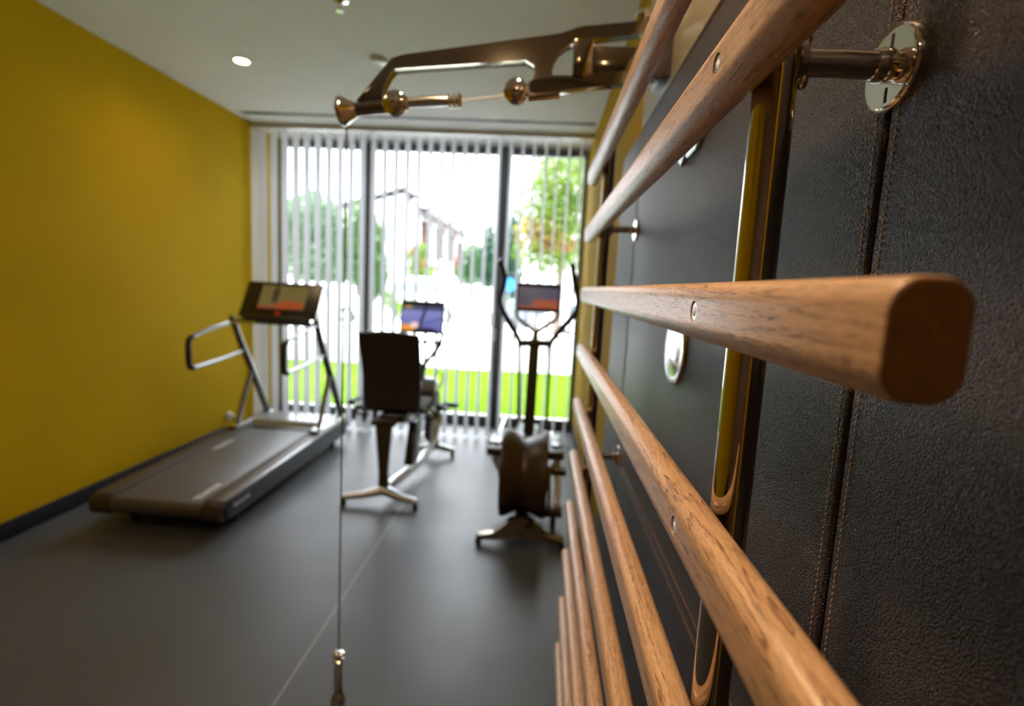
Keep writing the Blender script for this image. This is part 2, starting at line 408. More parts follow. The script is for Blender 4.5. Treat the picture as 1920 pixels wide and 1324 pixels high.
# ------------------------------------------------------------------ room shell
XL, XR, YB, YW, H = -3.125, 0.44, -2.6, 6.02, 3.21
OL, OR = -3.12, 0.435            # glazed opening, left and right
struct('floor', MB().box((XL-0.15, YB-0.15, -0.12), (XR+0.15, YW+0.24, 0)), M['floor'], smooth=False, origin=(0, 0, 0))
struct('ceiling', MB().box((XL-0.15, YB-0.15, H), (XR+0.15, 5.16, H+0.15)).box((XL-0.15, 5.235, H), (XR+0.15, YW+0.3, H+0.15)).box((XL-0.15, 5.16, H+0.06), (XR+0.15, 5.235, H+0.15)), M['ceiling'], smooth=False)
struct('wall_left', MB().box((XL-0.15, YB, 0), (XL, YW+0.25, H)), M['yellow'], smooth=False)
struct('wall_right', MB().box((XR, YB, 0), (XR+0.15, YW+0.25, H)), M['yellow'], smooth=False)
struct('wall_back', MB().box((XL-0.15, YB-0.15, 0), (XR+0.15, YB, H)), M['backwall'], smooth=False)
struct('baseboard_left', MB().box((XL, YB, 0), (XL+0.016, YW+0.09, 0.112), 0.003), M['baseboard'])
struct('baseboard_right', MB().box((XR-0.016, YB, 0), (XR, YW+0.09, 0.112), 0.003), M['baseboard'])
# linear slot diffuser set in the ceiling along the window
t1 = struct('trim_1', MB().box((XL+0.1, 5.165, H-0.004), (XR-0.03, 5.172, H+0.03)).box((XL+0.1, 5.195, H-0.003), (XR-0.03, 5.20, H+0.03)).box((XL+0.1, 5.222, H-0.004), (XR-0.03, 5.23, H+0.03)), M['frame'], smooth=False)
struct('slot_void', MB().box((XL+0.1, 5.16, H+0.035), (XR-0.03, 5.235, H+0.059)), M['darkslot'], t1, smooth=False)

# glazed wall: three windows, the middle one a door
def window(name, x0, x1, z0, glass=True, handle=None):
    mb = MB(); f = 0.05; y0, y1 = YW+0.10, YW+0.17
    mb.box((x0, y0, z0), (x0+f, y1, H), 0.004).box((x1-f, y0, z0), (x1, y1, H), 0.004)
    mb.box((x0+f, y0, 3.125), (x1-f, y1, H), 0.004).box((x0+f, y0, z0), (x1-f, y1, z0+0.10), 0.004)
    o = struct(name, mb, M['frame'])
    struct('pane', MB().box((x0+f, YW+0.130, z0+0.10), (x1-f, YW+0.136, 3.125)), M['glass'], o, smooth=False)
    if handle is not None:
        struct('window_handle', MB().box((handle-0.012, y0-0.035, 1.0), (handle+0.012, y0-0.02, 1.16), 0.004).box((handle-0.01, y0-0.022, 1.03), (handle+0.01, y0, 1.06)), M['silver'], o)
    return o
window('window_1', OL, -2.065, 0.0)
window('door_1', -2.065, -0.505, 0.0, handle=-0.53)
window('window_2', -0.505, OR, 0.0)
struct('window_sill', MB().box((OL-0.2, YW+0.255, -0.06), (OR+0.2, YW+0.46, 0.03), 0.01), M['white']).name = 'trim_2'

# ------------------------------------------------------------------ vertical blind
bl = thing('vertical_blind', 'white vertical slat blind turned half open across the whole glazed wall', 'blind', (-1.35, 5.56, 3.14))
MB().box((XL+0.01, 5.535, 3.168), (XR-0.01, 5.58, 3.209), 0.004).build('header_rail', M['white'], bl)
sw = 0.108; ang = math.radians(13)
smb = MB(); nseg = 6
d = Vector((-math.sin(ang), -math.cos(ang), 0)); nrm = Vector((math.cos(ang), -math.sin(ang), 0))
x0 = 0.315
prof = [(-0.5+i/nseg) for i in range(nseg+1)]
for side in (0, 1):
    pass
pts = [d*(t*sw)+nrm*(0.006*(1-4*t*t)) for t in prof]
pts2 = [p+nrm*0.0006 for p in reversed(pts)]
smb.prism([Vector((p.x, p.y, 0)) for p in pts+pts2], (0, 0, 3.125))
first = None
for k in range(29):
    x = 0.315-0.119*k
    if k == 0:
        for v in smb.bm.verts: v.co += Vector((x, 5.56, 0.03))
        first = smb.build('slat', M['slat'], bl, origin=(x, 5.56, 0.03)); o = first
    else:
        o = first.copy(); C.objects.link(o); o.parent = bl; o.location = Vector((x, 5.56, 0.03))-Vector((-1.35, 5.56, 3.14))
    o.rotation_euler.z = math.radians(random.uniform(-2, 2))
o = first.copy(); C.objects.link(o); o.parent = bl; o.location = Vector((-3.088, 5.56, 0.03))-Vector((-1.35, 5.56, 3.14)); o.rotation_euler.z = math.radians(-24)  # extra slat added by the wall, turned to block light at the corner
MB().tube([(0.36, 5.5, 3.16), (0.365, 5.5, 1.1), (0.36, 5.5, 0.9)], 0.003, 6).build('pull_cord', M['white'], bl)

# ------------------------------------------------------------------ ceiling fittings
dl = thing('downlight', 'small round recessed downlight glowing warm near the yellow wall', 'light', (-2.31, 3.975, H), 'recessed ceiling downlights')
MB().lathe([(0, 0.062), (-0.006, 0.061), (-0.008, 0.055), (-0.004, 0.050), (0, 0.049)], (-2.31, 3.975, H), (0, 0, 1), 32).build('trim_ring', M['white'], dl)
MB().lathe([(-0.005, 0.048), (-0.009, 0.047)], (-2.31, 3.975, H), (0, 0, 1), 32).build('lamp', M['lampglow'], dl)
for lx, ly in DOWNLIGHTS[1:]:
    r = dl.copy(); C.objects.link(r); r.location = (lx, ly, H)
    for ch in list(dl.children):
        c = ch.copy(); C.objects.link(c); c.parent = r
    r['label'] = 'round recessed downlight in the ceiling over the near half of the room'
sd = thing('smoke_detector', 'round white smoke detector on the ceiling above the machine arm', 'smoke detector', (-1.25, 3.9, H))
MB().lathe([(0, 0.062), (-0.008, 0.062), (-0.012, 0.058), (-0.018, 0.05), (-0.022, 0.036), (-0.024, 0.0)], (-1.25, 3.9, H), (0, 0, 1), 32).build('housing', M['white'], sd)
MB().torus((-1.25, 3.9, H-0.014), (0, 0, 1), 0.055, 0.002).build('vent_ring', M['frame'], sd)
sp = thing('sprinkler', 'small chrome sprinkler head hanging from the ceiling at the top edge', 'sprinkler', (-1.235, 3.12, H))
MB().lathe([(0, 0.045), (-0.004, 0.045), (-0.010, 0.03), (-0.014, 0.02), (-0.022, 0.012), (-0.05, 0.010)], (-1.235, 3.12, H), (0, 0, 1), 28).build('escutcheon', M['chrome'], sp)
MB().lathe([(-0.062, 0.022), (-0.058, 0.022), (-0.056, 0.01), (-0.05, 0.006)], (-1.235, 3.12, H), (0, 0, 1), 24).build('deflector', M['chrome'], sp)

# ------------------------------------------------------------------ wall socket
so = thing('wall_socket', 'white power socket with plug low on the yellow wall behind the treadmill', 'socket', (XL, 5.05, 0.205))
MB().box((XL, 5.01, 0.165), (XL+0.010, 5.09, 0.245), 0.004).build('face_plate', M['white'], so)
MB().lathe([(0.0, 0.024), (0.03, 0.022), (0.036, 0.016), (0.038, 0.008)], (XL+0.010, 5.05, 0.205), (1, 0, 0), 20).build('plug', M['white'], so)

# ------------------------------------------------------------------ leather cable machine on the right wall
FX = 0.30     # front face of the leather
pm = thing('cable_machine', 'dark stitched leather wall gym with polished cable arm along the right wall', 'cable machine', (0.37, 1.17, 0.0))
SEG = [(0.108, 0.510), (0.514, 1.828), (1.832, 2.236)]
def leather_panel(y0, y1, z0, z1):
    p = MB(); p.box((FX, y0, z0), (FX+0.125, y1, z1), 0.006, 4)
    return p.build('leather_panel', M['leather'], pm)
def stitches(lines, parent):
    s = MB()
    for a, b in lines:
        a = Vector(a); b = Vector(b); n = int((b-a).length/0.0066); d = (b-a)/n
        for i in range(n):
            p = a+d*(i+0.12); q = a+d*(i+0.80)
            s.tube([p+Vector((0.0006, 0, 0)), p.lerp(q, 0.5)+Vector((-0.0006, 0, 0)), q+Vector((0.0006, 0, 0))], 0.0007, 5)
    return s.build('stitching', M['thread'], parent)
ZS = 1.062; ZT = 2.19
p = leather_panel(*SEG[0], 0.03, ZT)
e = 0.0125
stitches([((FX, SEG[0][1]-e, 0.05), (FX, SEG[0][1]-e, ZT-0.02))], p)
p = leather_panel(*SEG[1], ZS+0.002, ZT)
stitches([((FX, SEG[1][0]+e, ZS+0.02), (FX, SEG[1][0]+e, ZT-0.02)), ((FX, SEG[1][1]-e, ZS+0.02), (FX, SEG[1][1]-e, ZT-0.02)), ((FX, SEG[1][0]+e, ZS+0.016), (FX, SEG[1][1]-e, ZS+0.016))], p)
p = leather_panel(*SEG[1], 0.03, ZS-0.002)
stitches([((FX, SEG[1][0]+e, 0.05), (FX, SEG[1][0]+e, ZS-0.02)), ((FX, SEG[1][1]-e, 0.05), (FX, SEG[1][1]-e, ZS-0.02)), ((FX, SEG[1][0]+e, ZS-0.016), (FX, SEG[1][1]-e, ZS-0.016))], p)
p = leather_panel(*SEG[2], 0.03, ZT)
stitches([((FX, SEG[2][0]+e, 0.05), (FX, SEG[2][0]+e, ZT-0.02))], p)
MB().box((FX+0.02, 0.12, 0.0), (0.438, 2.225, ZT-0.01)).build('backing_board', M['black'], pm, smooth=False)
# metal cap / arm housing above the leather
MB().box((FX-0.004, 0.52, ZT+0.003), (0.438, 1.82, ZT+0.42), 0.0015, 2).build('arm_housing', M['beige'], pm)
# round polished dish with raised rim, on the middle leather panel
ds = MB().lathe([(0, 0.080), (-0.004, 0.080), (-0.007, 0.076), (-0.006, 0.071), (-0.0055, 0.066), (-0.0065, 0.058), (-0.009, 0.045), (-0.0105, 0.025), (-0.011, 0.0)], (FX, 1.162, 1.535), (1, 0, 0), 48).build('adjuster_dish', M['silverpol'], pm)
# bent polished hook plate high on the middle panel
hk = [(1.06, 2.02), (1.075, 1.975), (1.10, 1.965), (1.12, 1.945), (1.185, 1.942), (1.20, 1.962), (1.235, 1.935), (1.262, 1.955), (1.262, 2.02)]
MB().prism([(FX-0.001, y, z) for y, z in hk], (-0.008, 0, 0), 0.002).build('hook_plate', M['silver'], pm)

# swing arm, laser cut, seen against the ceiling
AY = 1.50
ARM = [(-0.541, 2.136), (-0.444, 2.25), (-0.41, 2.259), (0.011, 2.321), (0.061, 2.341), (0.224, 2.359), (0.303, 2.366), (0.306, 2.334), (0.227, 2.329), (0.084, 2.309), (0.049, 2.303), (0.027, 2.293), (0.008, 2.278), (-0.005, 2.256), (-0.01, 2.233), (-0.007, 2.215), (0.054, 2.218), (0.193, 2.234), (0.313, 2.249), (0.316, 2.217), (0.174, 2.2), (-0.055, 2.168), (-0.067, 2.173), (-0.071, 2.195), (-0.057, 2.209), (-0.051, 2.226), (-0.056, 2.243), (-0.08, 2.254), (-0.436, 2.222), (-0.449, 2.204), (-0.465, 2.177), (-0.469, 2.153), (-0.464, 2.134)]
arm = MB().prism([(x, AY-0.017, z) for x, z in ARM], (0, 0.034, 0), 0.0015).build('swing_arm', M['steel'], pm)
MB().box((0.046, AY-0.03, 2.214), (0.098, AY+0.03, 2.306), 0.004).box((0.098, AY-0.012, 2.222), (0.30, AY+0.02, 2.296), 0.003).build('pivot_block', M['steel'], arm)
MB().lathe([(0, 0.016), (0.004, 0.019), (0.03, 0.019), (0.036, 0.014)], (0.225, AY, 2.357), (0, 0, 1), 24).build('pivot_knob', M['chrome'], arm)
MB().box((0.27, AY-0.06, 2.205), (0.30, AY+0.06, 2.38), 0.004).box((0.255, AY-0.06, 2.20), (0.272, AY-0.04, 2.26), 0.003).build('pivot_bracket', M['darksteel'], arm)
MB().cyl((-0.541, AY-0.01, 2.115), (-0.455, AY-0.01, 2.126), 0.0185, seg=24).build('arm_sleeve', M['steel'], arm)
MB().lathe([(0, 0.034), (0.004, 0.039), (0.010, 0.040), (0.016, 0.037), (0.034, 0.027), (0.047, 0.020), (0.05, 0.017)], (-0.590, AY-0.01, 2.108), (1, 0, 0.12), 36).build('tip_pulley_cup', M['chrome'], arm)
def pulley(x, z):
    o = MB().lathe([(-0.015, 0.010), (-0.014, 0.026), (-0.010, 0.032), (-0.004, 0.030), (0, 0.026), (0.004, 0.030), (0.010, 0.032), (0.014, 0.026), (0.015, 0.010)], (x, AY-0.045, z), (0.25, 1, 0), 32)
    o.lathe([(-0.024, 0.006), (-0.022, 0.013), (-0.014, 0.016), (0.03, 0.016)], (x, AY-0.045, z), (0.25, 1, 0), 20)
    return o.build('pulley', M['chrome'], arm)
pulley(-0.424, 2.124); pulley(-0.100, 2.163)
MB().cyl((-0.068, AY-0.02, 2.156), (0.016, AY-0.02, 2.166), 0.011, seg=18).build('pulley_axle', M['steel'], arm)
g = MB().lathe([(0, 0.013), (0.006, 0.018), (0.012, 0.0185), (0.016, 0.013), (0.016, 0.0075), (0.155, 0.0075), (0.155, 0.012)], (-0.402, AY-0.045, 2.123), (1, 0, 0.075), 28)
MB().tube([(-0.388, AY-0.045, 2.126), (-0.33, AY-0.045, 2.131), (-0.281, AY-0.045, 2.1335)], 0.013, 24, radii=[0.0125, 0.0148, 0.0128]).build('grip_tube', M['silverpol'], arm)
for q in (-0.275, -0.262, -0.249):
    g.torus((q, AY-0.045, 2.134+(q+0.262)*0.06), (1, 0, 0.06), 0.0145, 0.0045, 24, 8)
g = g.build('tube_handle', M['chrome'], arm)
MB().tube([(-0.245, AY-0.045, 2.135), (-0.13, AY-0.045, 2.152)], 0.0014, 8).build('upper_cable', M['cable'], arm)
MB().tube([(-0.568, AY-0.01, 2.085), (-0.572, AY-0.012, 1.3), (-0.5755, AY-0.015, 0.47)], 0.0026, 10).build('hanging_cable', M['cable'], arm)
cs = MB().lathe([(0.0, 0.010), (-0.003, 0.0165), (-0.010, 0.0165), (-0.014, 0.010), (-0.022, 0.010), (-0.026, 0.016), (-0.032, 0.016), (-0.036, 0.0135), (-0.135, 0.0135), (-0.142, 0.017), (-0.160, 0.024), (-0.175, 0.024), (-0.185, 0.012), (-0.2, 0.008)], (-0.5755, AY-0.015, 0.486), (0, 0, 1), 28)
cs.torus((-0.5755, AY-0.015, 0.262), (0, 1, 0), 0.022, 0.004, 24, 8)
cs.build('cable_stopper', M['chrome'], arm)

# ------------------------------------------------------------------ wall bars
wb = thing('wall_bars', 'oak stall bars on chrome posts standing off the dark leather wall', 'wall bars', (0.19, 1.15, 0.0))
PX = 0.195
for py in (0.503, 1.80):
    po = MB().tube([(PX, py, 0.0), (PX, py, 2.145)], 0.0182, 48)
    po.lathe([(0, 0.0182), (0.004, 0.017), (0.007, 0.012)], (PX, py, 2.145), (0, 0, 1), 32)
    post = po.build('post', M['postchrome'], wb)
    MB().lathe([(0, 0.035), (0.006, 0.035), (0.010, 0.030), (0.012, 0.019)], (PX, py, 0.0), (0, 0, 1), 36).build('foot_plate', M['chrome'], post)
    for pz in (1.858, 1.078):
        st = MB().cyl((PX+0.014, py, pz), (FX-0.004, py, pz), 0.0118, seg=36)
        st.lathe([(0.0, 0.0128), (0.006, 0.0142), (0.012, 0.0142), (0.016, 0.0125)], (FX-0.024, py, pz), (1, 0, 0), 32)
        for sz in (-0.0165, 0.0165):
            st.sphere((PX+0.021, py-0.004, pz+sz), 0.0058, (1, 1, 1.3), 16)
        st.lathe([(0, 0.019), (0.006, 0.018), (0.010, 0.0125)], (PX+0.0135, py, pz), (1, 0, 0), 32)
        stand = st.build('standoff', M['chrome'], wb)
        MB().lathe([(0.0, 0.0365), (-0.0035, 0.0365), (-0.0055, 0.0352), (-0.0052, 0.0335), (-0.0062, 0.0325), (-0.0062, 0.013)], (FX+0.0005, py+0.006, pz), (1, 0, 0), 64).build('flange', M['chrome'], stand)
        for sz in (-0.0225, 0.0225):
            MB().box((FX-0.0064, py+0.0045, pz+sz-0.0065), (FX-0.0055, py+0.0075, pz+sz+0.0065), 0.0004).build('screw_slot', M['darkslot'], stand)

# one bar: rounded oak section with counterbored screw holes, cut once and shared
def bar_mesh():
    hw, hh, r = 0.0180, 0.0275, 0.0145
    sec = []
    for cx, cz, a0 in ((hw-r, hh-r, 0), (-(hw-r), hh-r, 90), (-(hw-r), -(hh-r), 180), (hw-r, -(hh-r), 270)):
        for k in range(9):
            a = math.radians(a0+k*90/8); sec.append((cx+r*math.cos(a), cz+r*math.sin(a)))
    y0, y1 = 0.225, 2.0
    bm = bmesh.new(); rings = []
    for y, f in ((y0, 0.90), (y0+0.0012, 0.965), (y0+0.003, 1.0), (y1-0.003, 1.0), (y1-0.0012, 0.965), (y1, 0.9)):
        rings.append([bm.verts.new((x*f, y, z*(0.93+0.07*(f-0.9)/0.1 if f < 1 else 1))) for x, z in sec])
    n = len(sec)
    for i in range(len(rings)-1):
        for k in range(n): bm.faces.new((rings[i][k], rings[i][(k+1) % n], rings[i+1][(k+1) % n], rings[i+1][k]))
    bm.faces.new(rings[0]); bm.faces.new(list(reversed(rings[-1])))
    bmesh.ops.recalc_face_normals(bm, faces=bm.faces)
    me = bpy.data.meshes.new('bar'); bm.to_mesh(me); bm.free()
    o = bpy.data.objects.new('bar_tmp', me); C.objects.link(o)
    cut = MB()
    for y in (0.503, 1.80): cut.cyl((-0.03, y, 0), (-0.006, y, 0), 0.0098, seg=32)
    co = cut.build('cut_tmp', M['wood'], None, origin=(0, 0, 0))
    md = o.modifiers.new('b', 'BOOLEAN'); md.object = co; md.operation = 'DIFFERENCE'; md.solver = 'EXACT'
    dg = bpy.context.evaluated_depsgraph_get(); dg.update()
    me2 = bpy.data.meshes.new_from_object(o.evaluated_get(dg))
    bpy.data.objects.remove(o); bpy.data.objects.remove(co)
    me2.materials.clear(); me2.materials.append(M['wood']); me2.materials.append(M['endgrain'])
    for p in me2.polygons:
        p.use_smooth = True; p.material_index = 1 if (abs(p.normal.y) > 0.6 and (p.center.y < 0.24 or p.center.y > 1.99)) else 0
    me2.set_sharp_from_angle(angle=math.radians(35))
    return me2
bm_ = bar_mesh()
BZ = [2.060, 1.855, 1.636, 1.423, 1.213, 1.005, 0.797, 0.594, 0.388, 0.187]
scr = None
for i, z in enumerate(BZ):
    bx = 0.1605-max(0, (1.25-z))*0.011
    b = bpy.data.objects.new('bar', bm_); C.objects.link(b); b.parent = wb; b.location = Vector((bx, 0, z))-Vector(wb.location)
    b['wl'] = [bx, 0, z]
    for y in (0.503, 1.80):
        if scr is None:
            sm = MB().lathe([(-0.0125, 0.002), (-0.0125, 0.0045), (-0.0168, 0.005), (-0.0172, 0.0065), (-0.0168, 0.0082), (-0.0155, 0.0089), (-0.008, 0.0089)], (0, 0, 0), (1, 0, 0), 32)
            sm.box((-0.013, -0.002, -0.002), (-0.0128, 0.002, 0.002))
            scr = sm.build('screw', M['silverpol'], b, origin=(bx, 0, z)); 
            scr.data.transform(Matrix.Translation((bx, 0, z)))
            scr.location = (0, y, 0)
            scr.scale = (1, 1, 1)
        else:
            c = scr.copy(); C.objects.link(c); c.parent = b; c.location = (0, y, 0)

# ------------------------------------------------------------------ treadmill
tm = thing('treadmill', 'large grey treadmill with wide display beside the yellow wall', 'treadmill', (-2.35, 4.1, 0.0))
TL, TR, TY0, TY1 = -2.785, -1.93, 3.0, 5.16
def side_profile(y0, y1, zt0, zt1, zb0, zb1):
    return [(y0+0.045, zb0), (y0+0.01, zb0+0.02), (y0, zb0+0.06), (y0+0.012, zt0-0.025), (y0+0.05, zt0), (y1-0.08, zt1), (y1-0.02, zt1-0.02), (y1, zt1-0.07), (y1-0.01, zb1+0.03), (y1-0.06, zb1)]
for name, x0, x1 in (('side_rail', TL, TL+0.125), ('side_rail', TR-0.125, TR)):
    pr = side_profile(TY0, TY1, 0.222, 0.262, 0.085, 0.075)
    o = MB().prism([(x0, y, z) for y, z in pr], (x1-x0, 0, 0), 0.006).build(name, M['bronze'], tm)
pr = side_profile(TY0+0.05, TY1-0.02, 0.196, 0.236, 0.085, 0.085)
sp_ = MB().prism([(TR-0.002, y, z) for y, z in pr], (0.012, 0, 0), 0.003).build('side_panel', M['blackgloss'], tm)
text_mesh('side_lettering', 'TECHNOGYM', 0.030, M['logo'], sp_, Matrix.Translation((TR+0.0105, 3.235, 0.152)) @ Matrix.Rotation(PI/2, 4, 'Z') @ Matrix.Rotation(PI/2, 4, 'X'))
MB().box((TR-0.003, 3.06, 0.216), (TR+0.008, 5.05, 0.222), 0.002, mtx=Matrix.Translation((0, 3.06, 0.216)) @ Matrix.Rotation(math.radians(0.95), 4, 'X') @ Matrix.Translation((0, -3.06, -0.216))).build('edge_trim', M['silver'], tm)
bt = MB()
prb = [(3.03, 0.10), (3.005, 0.135), (3.005, 0.175), (3.03, 0.205), (4.62, 0.236), (4.62, 0.10)]
bt.prism([(TL+0.127, y, z) for y, z in prb], (TR-TL-0.254, 0, 0), 0.012)
belt = bt.build('running_belt', M['belt'], tm)
tilt = math.atan2(0.031, 1.59)
for (bx_, by_) in ((-2.125, 3.20), (-2.575, 4.09)):
    text_mesh('belt_lettering', 'TECHNOGYM', 0.065, M['logo'], belt, Matrix.Translation((bx_, by_, 0.2095+(by_-3.03)*0.0195)) @ Matrix.Rotation(tilt, 4, 'X') @ Matrix.Rotation(PI/2, 4, 'Z') @ Matrix.Scale(0.62, 4, (1, 0, 0)))
MB().box((TL+0.10, 4.60, 0.19), (TR-0.10, 4.66, 0.246), 0.006).build('deck_strip', M['black'], tm)
MB().prism([(TL+0.10, y, z) for y, z in ((4.68, 0.12), (4.68, 0.245), (4.75, 0.285), (5.02, 0.292), (5.13, 0.26), (5.16, 0.19), (5.14, 0.08))], (TR-TL-0.2, 0, 0), 0.008).build('motor_cover', M['hood'], tm)
MB().box((TR-0.10, 4.47, 0.252), (TR+0.002, 5.12, 0.285), 0.012).build('upright_mount', M['silver'], tm)
MB().box((TL-0.002, 4.47, 0.252), (TL+0.10, 5.12, 0.285), 0.012).build('upright_mount', M['silver'], tm)
MB().box((TL+0.14, 3.12, 0.12), (TR-0.14, 5.0, 0.15)).build('deck', M['black'], tm)
for x in (TL+0.08, TR-0.08):
    for y in (3.28, 4.95):
        MB().lathe([(0, 0.035), (0.02, 0.035), (0.03, 0.02), (0.10, 0.02)], (x, y, 0), (0, 0, 1), 16).build('foot', M['rubber'], tm)
for x in (TL+0.045, TR-0.045):
    up = MB().tube([(x, 5.10, 0.27), (x, 4.83, 0.72), (x, 4.62, 1.05), (x, 4.50, 1.27)], 0.027, 14, flat=0.8, updir=(1, 0, 0), radii=[0.030, 0.036, 0.032, 0.029]).build('upright', M['darksteel'], tm)
    MB().tube([(x, 4.56, 0.27), (x, 4.70, 0.55), (x, 4.79, 0.70), (x, 4.80, 0.78)], 0.023, 14, updir=(1, 0, 0)).build('brace', M['darksteel'], up)
    MB().tube([(x, 4.52, 1.225), (x, 4.25, 1.19), (x, 4.00, 1.145), (x, 3.945, 1.128)], 0.018, 14, updir=(1, 0, 0)).tube([(x, 3.945, 0.892), (x, 4.00, 0.888), (x, 4.30, 0.905), (x, 4.66, 0.945)], 0.018, 14, updir=(1, 0, 0)).build('handrail', M['darksteel'], up)
    MB().tube([(x, 3.965, 1.134), (x, 3.932, 1.118), (x, 3.92, 1.085), (x, 3.92, 0.935), (x, 3.932, 0.903), (x, 3.965, 0.89)], 0.023, 16, updir=(1, 0, 0)).build('rail_grip', M['rubber'], up)
MB().tube([(TL+0.045, 4.49, 1.235), (TR-0.045, 4.49, 1.235)], 0.02, 16).build('crossbar', M['bronze'], tm)
MB().tube([(TL+0.10, 4.42, 1.225), (TL+0.16, 4.38, 1.235), (TL+0.33, 4.38, 1.235)], 0.014, 12).build('sensor_grip', M['silver'], tm)
ta = math.atan2(0.19, 0.31)
def tilted(cx, cy, cz, a): return Matrix.Translation((cx, cy, cz)) @ Matrix.Rotation(-a, 4, 'X')
cm = tilted(-2.305, 4.55, 1.43, ta)
con = MB().box((-0.345, -0.018, -0.178), (0.345, 0.022, 0.178), 0.010, 3, mtx=cm).build('console', M['black'], tm)
MB().box((0.338, -0.012, -0.17), (0.349, 0.024, 0.17), 0.004, mtx=cm).build('console_edge', M['silver'], con)
def screen(cx, cz, w_, h_, y, mtx, material, parent):
    b = MB().box((cx-w_/2, y-0.002, cz-h_/2), (cx+w_/2, y, cz+h_/2))
    o = b.build('screen', material, parent, smooth=False, origin=mtx.translation)
    R = mtx.to_3x3().to_4x4(); o.matrix_basis = Matrix.Translation(o.location) @ R
    me = o.data
    for v in me.vertices: v.co += mtx.translation       # back to the panel's own axes
    return o
screen(0.015, 0.022, 0.42, 0.235, -0.0185, cm, screen_mat('treadmill_display', 'treadmill', 0.26), con)
MB().lathe([(0, 0.014), (-0.008, 0.012), (-0.010, 0)], (0, 0, 0), (0, 1, 0), 18)
rb = MB().box((-0.02, -0.03, -0.160), (0.03, -0.018, -0.128), 0.005, mtx=cm).build('stop_button', M['red'], con)
MB().box((-0.30, -0.05, -0.20), (0.30, 0.02, -0.178), 0.008, mtx=cm).build('console_tray', M['bronze'], con)
MB().tube([(XL+0.05, 5.05, 0.205), (XL+0.06, 5.04, 0.12), (XL+0.07, 4.98, 0.035), (XL+0.15, 4.95, 0.012), (TL+0.05, 4.9, 0.012), (TL+0.14, 4.9, 0.09)], 0.005, 8, smooth=4).build('power_cable', M['black'], tm)

# ------------------------------------------------------------------ recumbent bike
bk = thing('exercise_bike', 'dark backed recumbent exercise bike facing the window beside the treadmill', 'exercise bike', (-1.05, 4.25, 0.0))
rf = MB().tube([(-1.385, 3.62, 0.060), (-1.25, 3.65, 0.072), (-1.10, 3.69, 0.105)], 0.02, 14, radii=[0.022, 0.028, 0.040], updir=(0, 0, 1), flat=1.3)
rf.tube([(-0.83, 3.62, 0.060), (-0.96, 3.65, 0.072), (-1.10, 3.69, 0.105)], 0.02, 14, radii=[0.022, 0.028, 0.040], updir=(0, 0, 1), flat=1.3)
rf = rf.build('rear_foot', M['silver'], bk)
for x in (-1.375, -0.84):
    MB().lathe([(0, 0.018), (0.03, 0.018), (0.05, 0.012)], (x, 3.62, 0.0), (0, 0, 1), 16).build('foot_pad', M['rubber'], rf)
MB().prism([(-1.170, 3.67, 0.60), (-1.045, 3.67, 0.60), (-1.072, 3.67, 0.25), (-1.060, 3.67, 0.09), (-1.140, 3.67, 0.09), (-1.135, 3.67, 0.25)], (0, 0.05, 0), 0.008).build('rear_post', M['bronze'], bk)
MB().box((-1.195, 3.66, 0.595), (-1.02, 3.78, 0.635), 0.008).build('slide_head', M['bronze'], bk)
# seat rail and lower spine
MB().tube([(-1.10, 3.72, 0.61), (-1.07, 4.1, 0.57), (-1.03, 4.5, 0.52)], 0.028, 14, flat=1.3).build('seat_rail', M['silver'], bk)
MB().tube([(-1.10, 3.70, 0.11), (-1.07, 3.85, 0.105), (-0.98, 4.3, 0.12), (-0.93, 4.6, 0.20), (-0.91, 4.75, 0.38), (-0.93, 4.72, 0.60), (-1.0, 4.65, 0.72)], 0.03, 14, smooth=4, updir=(1, 0, 0), flat=1.4).build('spine_frame', M['silver'], bk)
MB().prism([(-1.03, 4.12, 0.52), (-1.03, 4.30, 0.52), (-1.03, 4.22, 0.18), (-1.03, 4.10, 0.16), (-1.03, 3.98, 0.20)], (0.07, 0, 0), 0.01).build('battery_cover', M['black'], bk)
MB().prism([(-0.965, 4.45, 0.56), (-0.965, 4.66, 0.56), (-0.965, 4.62, 0.27), (-0.965, 4.50, 0.24), (-0.965, 4.40, 0.32)], (0.05, 0, 0), 0.012).build('flywheel_cover', M['wheel'], bk)
ff = MB().tube([(-0.93, 4.82, 0.11), (-0.86, 4.84, 0.085), (-0.76, 4.86, 0.062)], 0.03, 14, radii=[0.034, 0.03, 0.022], flat=1.5)
ff.tube([(-0.93, 4.82, 0.11), (-1.02, 4.84, 0.085), (-1.14, 4.86, 0.062)], 0.03, 14, radii=[0.034, 0.03, 0.022], flat=1.5)
ff.tube([(-0.93, 4.82, 0.11), (-0.92, 4.72, 0.20)], 0.032, 14)
ff = ff.build('front_foot', M['silver'], bk)
for x in (-0.78, -1.12):
    MB().lathe([(0, 0.02), (0.03, 0.02), (0.045, 0.012)], (x, 4.86, 0.0), (0, 0, 1), 16).build('foot_pad', M['rubber'], ff)
